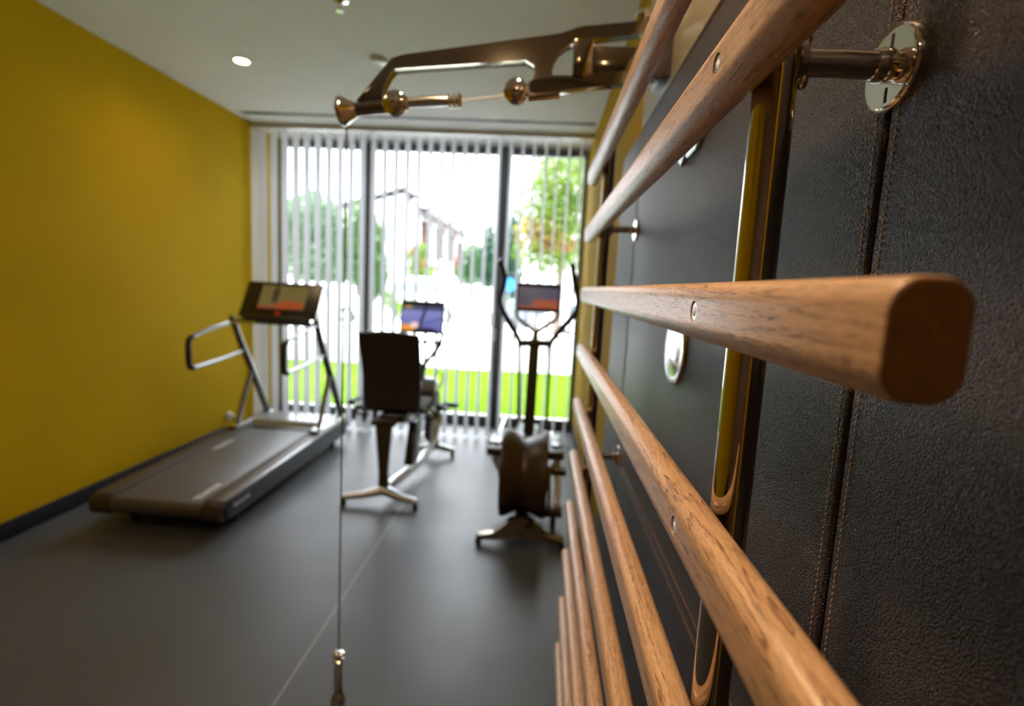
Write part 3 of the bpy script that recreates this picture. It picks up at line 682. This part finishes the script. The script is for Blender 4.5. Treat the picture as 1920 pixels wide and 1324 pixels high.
# backrest: curved mesh panel, narrower at the bottom
def backrest():
    mb = MB(); nx, nz = 12, 12
    F = {}; 
    for side, off in ((0, 0.0), (1, 0.028)):
        for i in range(nx+1):
            for j in range(nz+1):
                u = i/nx*2-1; t = j/nz
                hw = 0.208+0.018*t
                rnd = 1-0.03*max(0, (abs(t-0.5)*2))**8
                x = -1.070+u*hw*rnd-0.012*t
                z = 0.700+0.572*t*(1-0.0*u) - 0.010*(u*u)*(t-0.5)*-1
                y = 3.80-0.10*t+0.05*math.sin(t*PI)*0.6 - 0.035*(u*u) + off
                F[side, i, j] = mb.bm.verts.new((x, y, z))
    for i in range(nx):
        for j in range(nz):
            mb.bm.faces.new((F[0, i, j], F[0, i+1, j], F[0, i+1, j+1], F[0, i, j+1]))
            mb.bm.faces.new((F[1, i, j+1], F[1, i+1, j+1], F[1, i+1, j], F[1, i, j]))
    for i in range(nx):
        mb.bm.faces.new((F[0, i, 0], F[1, i, 0], F[1, i+1, 0], F[0, i+1, 0])); mb.bm.faces.new((F[0, i+1, nz], F[1, i+1, nz], F[1, i, nz], F[0, i, nz]))
    for j in range(nz):
        mb.bm.faces.new((F[0, 0, j+1], F[1, 0, j+1], F[1, 0, j], F[0, 0, j])); mb.bm.faces.new((F[0, nx, j], F[1, nx, j], F[1, nx, j+1], F[0, nx, j+1]))
    return mb
br = backrest().build('backrest', M['fabric'], bk)
MB().tube([(-1.31, 3.705, 1.262), (-1.20, 3.728, 1.276), (-1.09, 3.735, 1.280), (-0.98, 3.728, 1.276), (-0.875, 3.705, 1.262)], 0.010, 10, smooth=3).build('top_trim', M['darksteel'], br)
MB().tube([(-1.16, 3.86, 0.66), (-1.16, 3.85, 0.85), (-1.15, 3.79, 1.05)], 0.016, 12).tube([(-1.00, 3.86, 0.66), (-1.00, 3.85, 0.85), (-1.01, 3.79, 1.05)], 0.016, 12).build('back_support', M['darksteel'], br)
MB().box((-1.28, 3.84, 0.655), (-0.86, 4.24, 0.715), 0.025, 4).build('seat', M['fabric'], bk)
MB().box((-1.17, 3.76, 0.60), (-0.97, 4.15, 0.655), 0.01).build('seat_carriage', M['black'], bk)
for sx, xs in ((-1, -1.09), (1, -1.06)):
    hg = MB().tube([(xs+sx*0.12, 3.95, 0.655), (xs+sx*0.22, 3.93, 0.645), (xs+sx*0.30, 3.92, 0.66), (xs+sx*0.335, 3.92, 0.70)], 0.012, 12, smooth=3).build('side_handle', M['chrome'], bk)
    MB().tube([(xs+sx*0.325, 3.86, 0.715), (xs+sx*0.335, 4.05, 0.705)], 0.021, 14, flat=1.2).build('handle_grip', M['rubber'], hg)
    MB().tube([(xs+sx*0.19, 3.86, 0.66), (xs+sx*0.255, 3.86, 0.69), (xs+sx*0.30, 3.88, 0.655), (xs+sx*0.26, 3.9, 0.61), (xs+sx*0.2, 3.9, 0.62)], 0.011, 10, smooth=3).build('adjust_lever', M['black'], hg)
MB().sphere((-0.66, 4.02, 0.705), 0.038, (1.5, 1.0, 0.6)).build('grip_pad', M['black'], bk)
# crank and pedals beyond the seat
MB().lathe([(-0.07, 0.10), (-0.05, 0.13), (0.05, 0.13), (0.07, 0.10)], (-0.965, 4.60, 0.68), (1, 0, 0), 32).build('crank_housing', M['darksteel'], bk)
for sx, dy, dz in ((-1, 0.10, 0.12), (1, -0.10, -0.12)):
    a = MB().cyl((-0.965+sx*0.08, 4.60, 0.68), (-0.965+sx*0.105, 4.60+dy, 0.68+dz), 0.013, seg=12).build('crank_arm', M['silver'], bk)
    MB().box((-0.965+sx*0.11-0.045*(sx < 0)-0.0*sx, 4.55+dy, 0.665+dz), (-0.965+sx*0.11+0.09*(sx > 0)+0.0, 4.67+dy, 0.695+dz), 0.008).build('pedal', M['black'], a)
bc = tilted(-1.057, 4.62, 1.345, math.radians(14))
MB().tube([(-0.90, 4.66, 1.14), (-0.895, 4.65, 1.10), (-0.98, 4.64, 0.98), (-1.03, 4.62, 0.90), (-1.04, 4.62, 0.78), (-1.00, 4.62, 0.62)], 0.022, 12, smooth=3).tube([(-0.875, 4.66, 1.22), (-0.88, 4.66, 1.16), (-0.90, 4.66, 1.12)], 0.020, 12).tube([(-0.895, 4.66, 1.115), (-1.23, 4.66, 1.125)], 0.015, 12).tube([(-1.24, 4.66, 1.22), (-1.235, 4.66, 1.15), (-1.21, 4.66, 1.11), (-1.10, 4.64, 0.97), (-1.04, 4.62, 0.88)], 0.020, 12).build('console_mast', M['bronze'], bk)
con = MB().box((-0.195, -0.015, -0.145), (0.195, 0.02, 0.145), 0.008, 3, mtx=bc).build('console', M['black'], bk)
MB().box((-0.198, 0.0, -0.148), (0.198, 0.014, 0.148), 0.006, 3, mtx=bc).build('console_frame', M['silver'], con)
screen(0.0, -0.012, 0.365, 0.228, -0.0155, bc, screen_mat('bike_display', 'bike', 0.6), con)
MB().tube([(-0.82, 4.3, 0.78), (-0.80, 4.32, 0.86), (-0.83, 4.33, 0.92), (-0.87, 4.33, 0.86), (-0.84, 4.33, 0.78)], 0.008, 8, smooth=4).build('bottle_cage', M['silver'], bk)

# ------------------------------------------------------------------ elliptical trainer
el = thing('elliptical_trainer', 'tall elliptical trainer with brown grooved rear wheel by the wall bars', 'elliptical trainer', (-0.05, 3.9, 0.0))
arch = [(-0.34, 0.030), (-0.20, 0.042), (-0.15, 0.052), (-0.10, 0.068), (-0.055, 0.072), (-0.01, 0.068), (0.04, 0.052), (0.09, 0.042), (0.225, 0.030)]
top = [(-0.34, 0.062), (-0.23, 0.080), (-0.19, 0.115), (-0.13, 0.18), (-0.055, 0.198), (0.02, 0.18), (0.08, 0.115), (0.12, 0.080), (0.225, 0.062)]
fb = MB().prism([(x, 3.17, z) for x, z in arch]+[(x, 3.17, z) for x, z in reversed(top)], (0, 0.06, 0), 0.006).build('rear_foot', M['steel'], el)
for x in (-0.325, 0.21):
    MB().lathe([(0, 0.02), (0.024, 0.02), (0.034, 0.014)], (x, 3.2, 0.0), (0, 0, 1), 16).build('foot_pad', M['rubber'], fb)
wy, wz = 3.545, 0.362
prof = [(-0.155, 0.02), (-0.158, 0.20), (-0.160, 0.27), (-0.156, 0.295), (-0.145, 0.303), (-0.125, 0.300), (-0.09, 0.285), (-0.05, 0.262), (-0.02, 0.249), (0.0, 0.246), (0.02, 0.249), (0.05, 0.262), (0.09, 0.285), (0.125, 0.300), (0.145, 0.303), (0.156, 0.295), (0.160, 0.27), (0.158, 0.20), (0.155, 0.02)]
wh = MB().lathe(prof, (-0.058, wy, wz), (1, 0, 0), 72).build('wheel_cover', M['wheel'], el)
MB().lathe([(-0.18, 0.02), (-0.18, 0.05), (-0.165, 0.06), (0.165, 0.06), (0.18, 0.05), (0.18, 0.02)], (-0.058, wy, wz), (1, 0, 0), 28).build('hub', M['darksteel'], wh)
MB().box((-0.10, 3.2, 0.05), (-0.015, 4.85, 0.11), 0.015, 3).build('base_spine', M['darksteel'], el)
f2 = MB().tube([(-0.36, 4.85, 0.045), (-0.2, 4.83, 0.07), (-0.05, 4.80, 0.085), (0.10, 4.83, 0.07), (0.26, 4.85, 0.045)], 0.024, 14, smooth=2, flat=1.3).build('front_foot', M['silver'], el)
for x in (-0.34, 0.24):
    MB().lathe([(0, 0.02), (0.024, 0.02), (0.034, 0.014)], (x, 4.85, 0.0), (0, 0, 1), 16).build('foot_pad', M['rubber'], f2)
MB().prism([(-0.098, 4.16, 0.10), (-0.098, 4.34, 0.10), (-0.085, 4.25, 1.24), (-0.085, 4.19, 1.24)], (0.088, 0, 0), 0.008).build('column', M['bronze'], el)
MB().box((-0.16, 4.0, 0.10), (0.05, 4.5, 0.48), 0.05, 4).build('drive_housing', M['black'], el)
MB().tube([(-0.165, 4.2, 1.205), (-0.045, 4.2, 1.212), (0.088, 4.2, 1.215)], 0.028, 14).build('yoke', M['bronze'], el)
for sx, cx in ((-1, -0.038), (1, -0.038)):
    arm_ = MB().tube([(cx+sx*0.318-0.005*sx, 4.13, 0.0+1.855) if sx < 0 else (0.218, 4.13, 1.862)] + ([(-0.30, 4.16, 1.72), (-0.333, 4.19, 1.58), (-0.335, 4.20, 1.52), (-0.31, 4.2, 1.46), (-0.235, 4.2, 1.34), (-0.175, 4.2, 1.245), (-0.163, 4.2, 1.19), (-0.158, 4.2, 1.1), (-0.150, 4.2, 0.85), (-0.140, 4.2, 0.55)] if sx < 0 else [(0.245, 4.16, 1.72), (0.278, 4.19, 1.60), (0.284, 4.20, 1.54), (0.27, 4.2, 1.47), (0.185, 4.2, 1.36), (0.105, 4.2, 1.255), (0.086, 4.2, 1.19), (0.088, 4.2, 1.1), (0.090, 4.2, 0.85), (0.092, 4.2, 0.58)]), 0.0125, 12, smooth=2, radii=[0.022]*4+[0.023, 0.025, 0.022, 0.017, 0.015, 0.014, 0.014]).build('moving_handle', M['black'], el)
MB().tube([(-0.19, 4.29, 1.40), (-0.12, 4.28, 1.35), (-0.035, 4.26, 1.295)], 0.019, 12).tube([(0.125, 4.29, 1.41), (0.05, 4.28, 1.355), (-0.035, 4.26, 1.295)], 0.019, 12).tube([(-0.19, 4.29, 1.40), (-0.203, 4.30, 1.46)], 0.015, 12).tube([(0.125, 4.29, 1.41), (0.145, 4.30, 1.465)], 0.015, 12).tube([(-0.04, 4.25, 1.21), (-0.036, 4.26, 1.31)], 0.026, 16).build('console_bracket', M['steel'], el)
ec = tilted(-0.031, 4.30, 1.575, math.radians(10))
con = MB().box((-0.180, -0.015, -0.118), (0.180, 0.02, 0.118), 0.008, 3, mtx=ec).build('console', M['black'], el)
screen(0.0, -0.005, 0.325, 0.17, -0.0155, ec, screen_mat('elliptical_display', 'elliptical', 0.42), con)
# pedal beams, linkages
for sx, z0_, z1_ in ((-1, 0.47, 0.42), (1, 0.47, 0.30)):
    xp = -0.058+sx*0.225
    bmn = MB().tube([(xp, 3.68, z0_-0.02), (xp, 4.0, z0_-0.01), (xp+0.02*-sx, 4.45, z1_+0.10)], 0.022, 12, flat=0.8).build('pedal_beam', M['silver'], el)
    MB().box((xp-0.055, 3.64, z0_-0.035), (xp+0.055, 3.70, z0_+0.025), 0.010).build('beam_end', M['bronze'], bmn)
    MB().box((xp-0.045, 3.74, z0_+0.02), (xp+0.045, 4.02, z0_+0.045), 0.010, 3).build('foot_platform', M['darksteel'], bmn)
    MB().cyl((xp, 3.62, z0_-0.03), (-0.058+sx*0.17, 3.55, 0.36), 0.018, seg=14).build('crank_arm', M['darksteel'], bmn)
MB().tube([(0.17, 3.66, 0.42), (0.185, 3.6, 0.27), (0.18, 3.52, 0.14)], 0.022, 14).tube([(0.12, 3.56, 0.36), (0.13, 3.50, 0.14)], 0.014, 12).build('rear_linkage', M['silver'], el)
MB().box((0.09, 3.44, 0.09), (0.22, 3.56, 0.145), 0.012).build('linkage_foot', M['bronze'], el)
MB().box((0.10, 3.60, 0.33), (0.24, 3.70, 0.375), 0.012).build('linkage_joint', M['bronze'], el)
MB().cyl((0.16, 3.5, 0.0), (0.16, 3.5, 0.1), 0.02, seg=12).build('foot_pad', M['rubber'], el)

# ================================================================== outside
GZ = -0.1
M['grass'] = mat('lawn', (0.040, 0.076, 0.004), 1.0, spec=0.0, noise=0.25, nscale=6, bump=0.5, bscale=80)
M['paving'] = mat('pale_paving', (0.52, 0.51, 0.49), 0.95, spec=0.1, noise=0.04, nscale=1.5)
M['kerb'] = mat('pale_kerb', (0.55, 0.54, 0.52), 0.8, noise=0.05)
M['render'] = mat('white_render', (0.66, 0.64, 0.62), 0.85, noise=0.03)
M['roof'] = mat('grey_brown_roof', (0.05, 0.042, 0.04), 0.8, noise=0.15)
M['brick'] = mat('red_brown_panel', (0.07, 0.028, 0.02), 0.8, noise=0.2)
M['bark'] = mat('bark', (0.09, 0.06, 0.04), 0.9, noise=0.3)
M['carwhite'] = mat('white_car_paint', (0.62, 0.63, 0.65), 0.25, coat=0.5, noise=0.01)
M['cardark'] = mat('dark_car_paint', (0.06, 0.07, 0.09), 0.25, coat=0.5, noise=0.01)
M['carglass'] = mat('car_glass', (0.10, 0.16, 0.22), 0.1, noise=0.02)
M['tyre'] = mat('tyre', (0.02, 0.02, 0.02), 0.8, noise=0.1)
M['blue'] = mat('blue_sign_paint', (0.0, 0.12, 0.62), 0.5, noise=0.02)
def leaf_mat(name, a, b):
    mt, nt, p = new_mat(name); N = nt.nodes; L = nt.links
    tc = N.new('ShaderNodeTexCoord'); n = N.new('ShaderNodeTexNoise'); n.inputs['Scale'].default_value = 1.1; n.inputs['Detail'].default_value = 3
    L.new(tc.outputs['Object'], n.inputs['Vector']); r = N.new('ShaderNodeValToRGB')
    r.color_ramp.elements[0].position = 0.38; r.color_ramp.elements[1].position = 0.62
    r.color_ramp.elements[0].color = (*a, 1); r.color_ramp.elements[1].color = (*b, 1)
    L.new(n.outputs['Fac'], r.inputs['Fac']); L.new(r.outputs['Color'], p.inputs['Base Color']); p.inputs['Roughness'].default_value = 0.8; p.inputs['Specular IOR Level'].default_value = 0.1
    t = N.new('ShaderNodeBsdfTranslucent'); L.new(r.outputs['Color'], t.inputs['Color'])
    mx = N.new('ShaderNodeMixShader'); mx.inputs[0].default_value = 0.35
    L.new(p.outputs[0], mx.inputs[1]); L.new(t.outputs[0], mx.inputs[2]); L.new(mx.outputs[0], N['Material Output'].inputs['Surface'])
    return mt
def _k(c, f=0.40): return tuple(v*f for v in c)
LM = dict(bright=leaf_mat('light_green_leaves', _k((0.12, 0.26, 0.02)), _k((0.32, 0.50, 0.06))), mid=leaf_mat('mid_green_leaves', _k((0.05, 0.16, 0.04)), _k((0.12, 0.27, 0.07))),
          dark=leaf_mat('dark_green_leaves', _k((0.02, 0.08, 0.045)), _k((0.05, 0.14, 0.07))), orange=leaf_mat('orange_leaves', _k((0.55, 0.22, 0.10)), _k((0.45, 0.40, 0.08))),
          pale=leaf_mat('pale_green_leaves', _k((0.12, 0.24, 0.12)), _k((0.22, 0.36, 0.20))))
struct('ground', MB().box((-60, YW+0.25, GZ-0.3), (45, 95, GZ-0.004)), M['paving'], smooth=False).name = 'ground'
struct('kerb_strip', MB().box((-7, 6.5, GZ-0.05), (4, 6.98, GZ+0.01), 0.01), M['kerb'])
gr = struct('lawn', MB().box((-7, 6.98, GZ-0.05), (4, 10.75, GZ+0.012)), M['grass'], smooth=False)
ga = struct('garden_wall', MB().box((-7.5, 10.78, GZ-0.01), (-3.83, 11.0, 0.68), 0.01).box((-7.5, 10.75, 0.68), (-3.80, 11.03, 0.72), 0.006), M['render'])
gb = struct('garden_wall', MB().box((-0.96, 10.78, GZ-0.01), (2.6, 11.0, 0.66), 0.01).box((-0.98, 10.75, 0.66), (2.6, 11.03, 0.70), 0.006), M['render'])

def foliage(blobs, n, size, seed):
    rnd = random.Random(seed); mb = MB()
    tot = sum(b[3]*b[4]*b[5] for b in blobs)
    for (cx, cy, cz, rx, ry, rz) in blobs:
        for _ in range(int(n*rx*ry*rz/tot)):
            d_ = Vector((rnd.gauss(0, 1), rnd.gauss(0, 1), rnd.gauss(0, 1))).normalized()*(rnd.random()**0.4)
            p = Vector((cx+d_.x*rx, cy+d_.y*ry, cz+d_.z*rz))
            u = Vector((rnd.gauss(0, 1), rnd.gauss(0, 1), rnd.gauss(0, 1))).normalized(); v = u.orthogonal().normalized()
            s_ = size*rnd.uniform(0.6, 1.4)
            mb.quad(p-u*s_, p-v*s_*0.6, p+u*s_, p+v*s_*0.6)
    return mb
def tree(name, label, x, y, h, blobs, leaf, n, size, seed, trunk=0.15, extra=None, group=None, cat='tree'):
    t = thing(name, label, cat, (x, y, GZ), group)
    MB().tube([(x, y, GZ-0.005), (x+0.05, y, h*0.35), (x, y, h*0.7)], trunk, 10, r_end=trunk*0.4).build('trunk', M['bark'], t)
    foliage([(x+a, y+b, c, d1, e1, f1) for a, b, c, d1, e1, f1 in blobs], n, size, seed).build('foliage', LM[leaf], t, smooth=False)
    if extra:
        foliage([(x+a, y+b, c, d1, e1, f1) for a, b, c, d1, e1, f1 in extra[0]], extra[2], size, seed+5).build('turning_leaves', LM[extra[1]], t, smooth=False)
    return t
tree('leafy_tree', 'bright light green tree filling the top of the rightmost window', 0.36, 13.2, 4.5, [(0.1, 0, 4.6, 0.95, 0.9, 1.0), (-0.35, 0, 3.6, 0.8, 0.8, 0.9), (0.35, 0.2, 3.2, 0.9, 0.8, 0.9), (-0.2, 0, 2.5, 1.0, 0.8, 0.5)], 'bright', 9000, 0.055, 1, 0.12, extra=([(-0.55, -0.3, 2.95, 0.6, 0.4, 0.45), (-0.1, -0.4, 2.7, 0.5, 0.3, 0.3)], 'orange', 900))
tree('conifer', 'narrow dark green conifer beside the right hand window mullion', -1.45, 24, 4.5, [(0, 0, 5.0, 0.18, 0.2, 0.7), (0, 0, 4.2, 0.33, 0.35, 0.7), (0, 0, 3.3, 0.45, 0.45, 0.8), (0, 0, 2.3, 0.55, 0.5, 0.9), (0, 0, 1.2, 0.6, 0.6, 0.9)], 'dark', 4200, 0.07, 2, 0.1)
tree('conifer', 'dark green conifer just left of the right hand window mullion, behind the hedge', -3.55, 34, 5.0, [(0, 0, 5.0, 0.3, 0.3, 0.8), (0, 0, 3.9, 0.55, 0.5, 0.9), (0, 0, 2.6, 0.7, 0.6, 1.1)], 'dark', 3000, 0.09, 3, 0.12)
tree('broad_hedge_tree', 'mid green bushy tree right of the white houses', -4.9, 36.5, 4.0, [(0, 0, 3.6, 0.9, 0.8, 0.9), (0.5, 0, 2.6, 1.0, 0.8, 0.9), (-0.5, 0, 2.4, 0.8, 0.8, 0.8)], 'mid', 3000, 0.10, 4, 0.15)
tree('broad_tree', 'pale green broad tree behind the leftmost window slats', -11.2, 26, 5.0, [(-0.4, 0, 4.6, 1.3, 1.2, 1.3), (-1.6, 0, 3.6, 1.2, 1.0, 1.3), (0.9, 0, 3.6, 1.1, 1.0, 1.4), (0, 0, 2.4, 2.0, 1.2, 1.2)], 'pale', 5200, 0.13, 5, 0.2)
tree('tall_tree', 'mid green tree close to the left window mullion', -8.6, 24, 4.5, [(0, 0, 4.3, 0.5, 0.5, 1.0), (-0.1, 0, 3.2, 0.75, 0.6, 1.0), (0, 0, 2.2, 0.8, 0.7, 0.9)], 'mid', 3200, 0.09, 6, 0.15)
tree('garden_tree', 'green tree in front of the gable house, left of the middle window', -10.4, 32.5, 4.8, [(0, 0, 5.0, 0.4, 0.4, 0.7), (-0.1, 0, 4.0, 0.7, 0.6, 0.9), (0.1, 0, 2.6, 0.8, 0.7, 1.1), (0.1, 0, 1.4, 0.9, 0.8, 0.9)], 'mid', 3000, 0.10, 8, 0.12)
tree('garden_tree', 'green and orange bush tree in front of the long white house', -7.8, 32.6, 3.4, [(0, 0, 3.3, 0.75, 0.6, 0.8), (0.1, 0, 2.3, 0.9, 0.7, 0.8)], 'bright', 2200, 0.09, 9, 0.1, extra=([(-0.2, -0.4, 3.6, 0.35, 0.3, 0.35), (0.4, -0.3, 2.8, 0.3, 0.3, 0.4)], 'orange', 350))
tree('shrub', 'low green shrub by the parked white van', -5.1, 20.0, 0.9, [(0, 0, 0.7, 0.35, 0.3, 0.35), (0.25, 0, 0.45, 0.3, 0.3, 0.3)], 'bright', 900, 0.05, 10, 0.03, cat='shrub')
tree('shrub', 'low dark shrub under the blue sign', -1.6, 23.0, 0.9, [(0, 0, 0.8, 0.5, 0.3, 0.45)], 'mid', 900, 0.05, 11, 0.03, cat='shrub')
tree('shrub', 'low green shrub between the parked cars, left of the van', -6.55, 22.5, 0.9, [(0, 0, 0.9, 0.45, 0.3, 0.6), (0.3, 0, 0.5, 0.3, 0.3, 0.3)], 'bright', 900, 0.05, 12, 0.03, cat='shrub')

# houses
h1 = thing('house', 'white gabled house with thin dark roof edge behind the middle window', 'house', (-12.4, 38.2, GZ))
MB().prism([(-16, 36.5, GZ-0.005), (-9.5, 36.5, GZ-0.005), (-9.5, 36.5, 7.05), (-9.95, 36.5, 7.6), (-16, 36.5, 5.9)], (0, 3.4, 0)).build('wall', M['render'], h1, smooth=False)
MB().prism([(-16.4, 36.1, 5.83), (-9.78, 36.1, 7.95), (-8.4, 36.1, 7.1), (-8.4, 36.1, 7.22), (-9.78, 36.1, 8.09), (-16.4, 36.1, 5.97)], (0, 4.1, 0)).build('roof', M['roof'], h1, smooth=False)
for wx, wz_ in ((-12.2, 4.4), (-11.3, 4.4), (-12.2, 1.6)):
    f_ = MB().box((wx, 36.42, wz_), (wx+0.6, 36.52, wz_+1.1), 0.01).build('window', M['render'], h1)
    MB().box((wx+0.06, 36.40, wz_+0.06), (wx+0.54, 36.43, wz_+1.04)).build('pane', M['carglass'], f_, smooth=False)
h2 = thing('house', 'long white house with red brown window bays receding to the right', 'house', (-13.0, 50, GZ))
MB().prism([(-16, 40.35, GZ-0.005), (-10.2, 40.35, GZ-0.005), (-9.8, 60, GZ-0.005), (-16, 60, GZ-0.005)], (0, 0, 7.2)).build('wall', M['render'], h2, smooth=False)
MB().prism([(-16.3, 40.3, 7.1), (-9.0, 40.3, 6.95), (-9.0, 40.3, 7.25), (-13, 40.3, 8.2), (-16.3, 40.3, 7.25)], (0.35, 20.6, 0)).build('roof', M['roof'], h2, smooth=False)
for yy, z0_, z1_ in ((43.0, 3.6, 6.6), (44.8, 0.6, 3.2), (48.2, 3.8, 6.6), (53.5, 4.0, 6.6), (57.0, 2.6, 6.2)):
    xx = -10.2+(yy-40.2)*0.4/19.8
    f_ = MB().box((xx-0.02, yy, z0_), (xx+0.75, yy+1.5, z1_)).build('window_bay', M['brick'], h2, smooth=False)
    MB().box((xx+0.73, yy+0.25, z0_+0.5), (xx+0.77, yy+1.25, z1_-0.5)).build('pane', M['carglass'], f_, smooth=False)

# vehicles
def vehicle(name, label, cat, cx, cy, L_, H_, paint, van=False):
    t = thing(name, label, cat, (cx, cy, GZ))
    z = GZ
    x0, x1 = cx-L_/2, cx+L_/2
    if van: out = [(x0, z+0.35), (x0, z+1.35), (x0+0.1, z+H_-0.15), (x0+0.3, z+H_), (x1-1.15, z+H_), (x1-0.75, z+1.35), (x1-0.08, z+1.1), (x1, z+0.75), (x1, z+0.35)]
    else: out = [(x0, z+0.35), (x0+0.02, z+0.85), (x0+0.35, z+0.98), (x0+0.85, z+H_-0.06), (x0+1.3, z+H_), (x1-1.7, z+H_-0.02), (x1-1.05, z+0.98), (x1-0.15, z+0.82), (x1, z+0.6), (x1, z+0.35)]
    MB().prism([(x, cy-0.85, zz) for x, zz in out], (0, 1.7, 0), 0.05).build('body', paint, t)
    if van: wins = [(x0+0.25, x0+1.05), (x0+1.15, x0+1.95), (x0+2.05, x1-1.25)]
    else: wins = [(x0+0.85, x0+1.75), (x0+1.85, x1-1.65)]
    for a, b in wins:
        MB().box((a, cy-0.87, z+(1.3 if van else 0.98)), (b, cy-0.84, z+(1.75 if van else H_-0.1)), 0.01).build('side_window', M['carglass'], t)
    for xx in (x0+0.75, x1-0.8):
        wl_ = MB().lathe([(0, 0.2), (0, 0.32), (0.04, 0.34), (0.2, 0.34), (0.22, 0.3), (0.22, 0.0)], (xx, cy-0.87, z+0.335), (0, 1, 0), 24).build('wheel', M['tyre'], t)
        MB().lathe([(0, 0.0), (0, 0.19), (0.03, 0.2)], (xx, cy-0.875, z+0.335), (0, 1, 0), 20).build('rim', M['silver'], wl_)
    return t
vehicle('van', 'white van parked behind the exercise bike screen', 'van', -5.35, 24.6, 3.6, 2.0, M['carwhite'], True)
vehicle('car', 'pale car parked behind the leftmost window slats', 'car', -8.9, 21.0, 4.2, 1.55, M['carwhite'])
vehicle('car', 'white car parked behind the rightmost window', 'car', 1.7, 15.5, 3.6, 1.45, M['carwhite'])
vehicle('car', 'dark car parked behind the low white wall, left of the rightmost window', 'car', 0.1, 19.0, 3.9, 1.4, M['cardark'])
sg = thing('street_sign', 'round blue street sign on a thin post beside the conifer', 'sign', (-1.4, 22, GZ))
MB().cyl((-1.4, 22, GZ-0.005), (-1.4, 22, 1.6), 0.03, seg=10).build('sign_post', M['frame'], sg)
MB().lathe([(0, 0.0), (0, 0.27), (0.03, 0.27), (0.03, 0)], (-1.4, 21.93, 1.74), (0, 1, 0), 28).build('sign_face', M['blue'], sg)
for o in list(bpy.data.objects):
    if 'wl' in o.keys(): del o['wl']
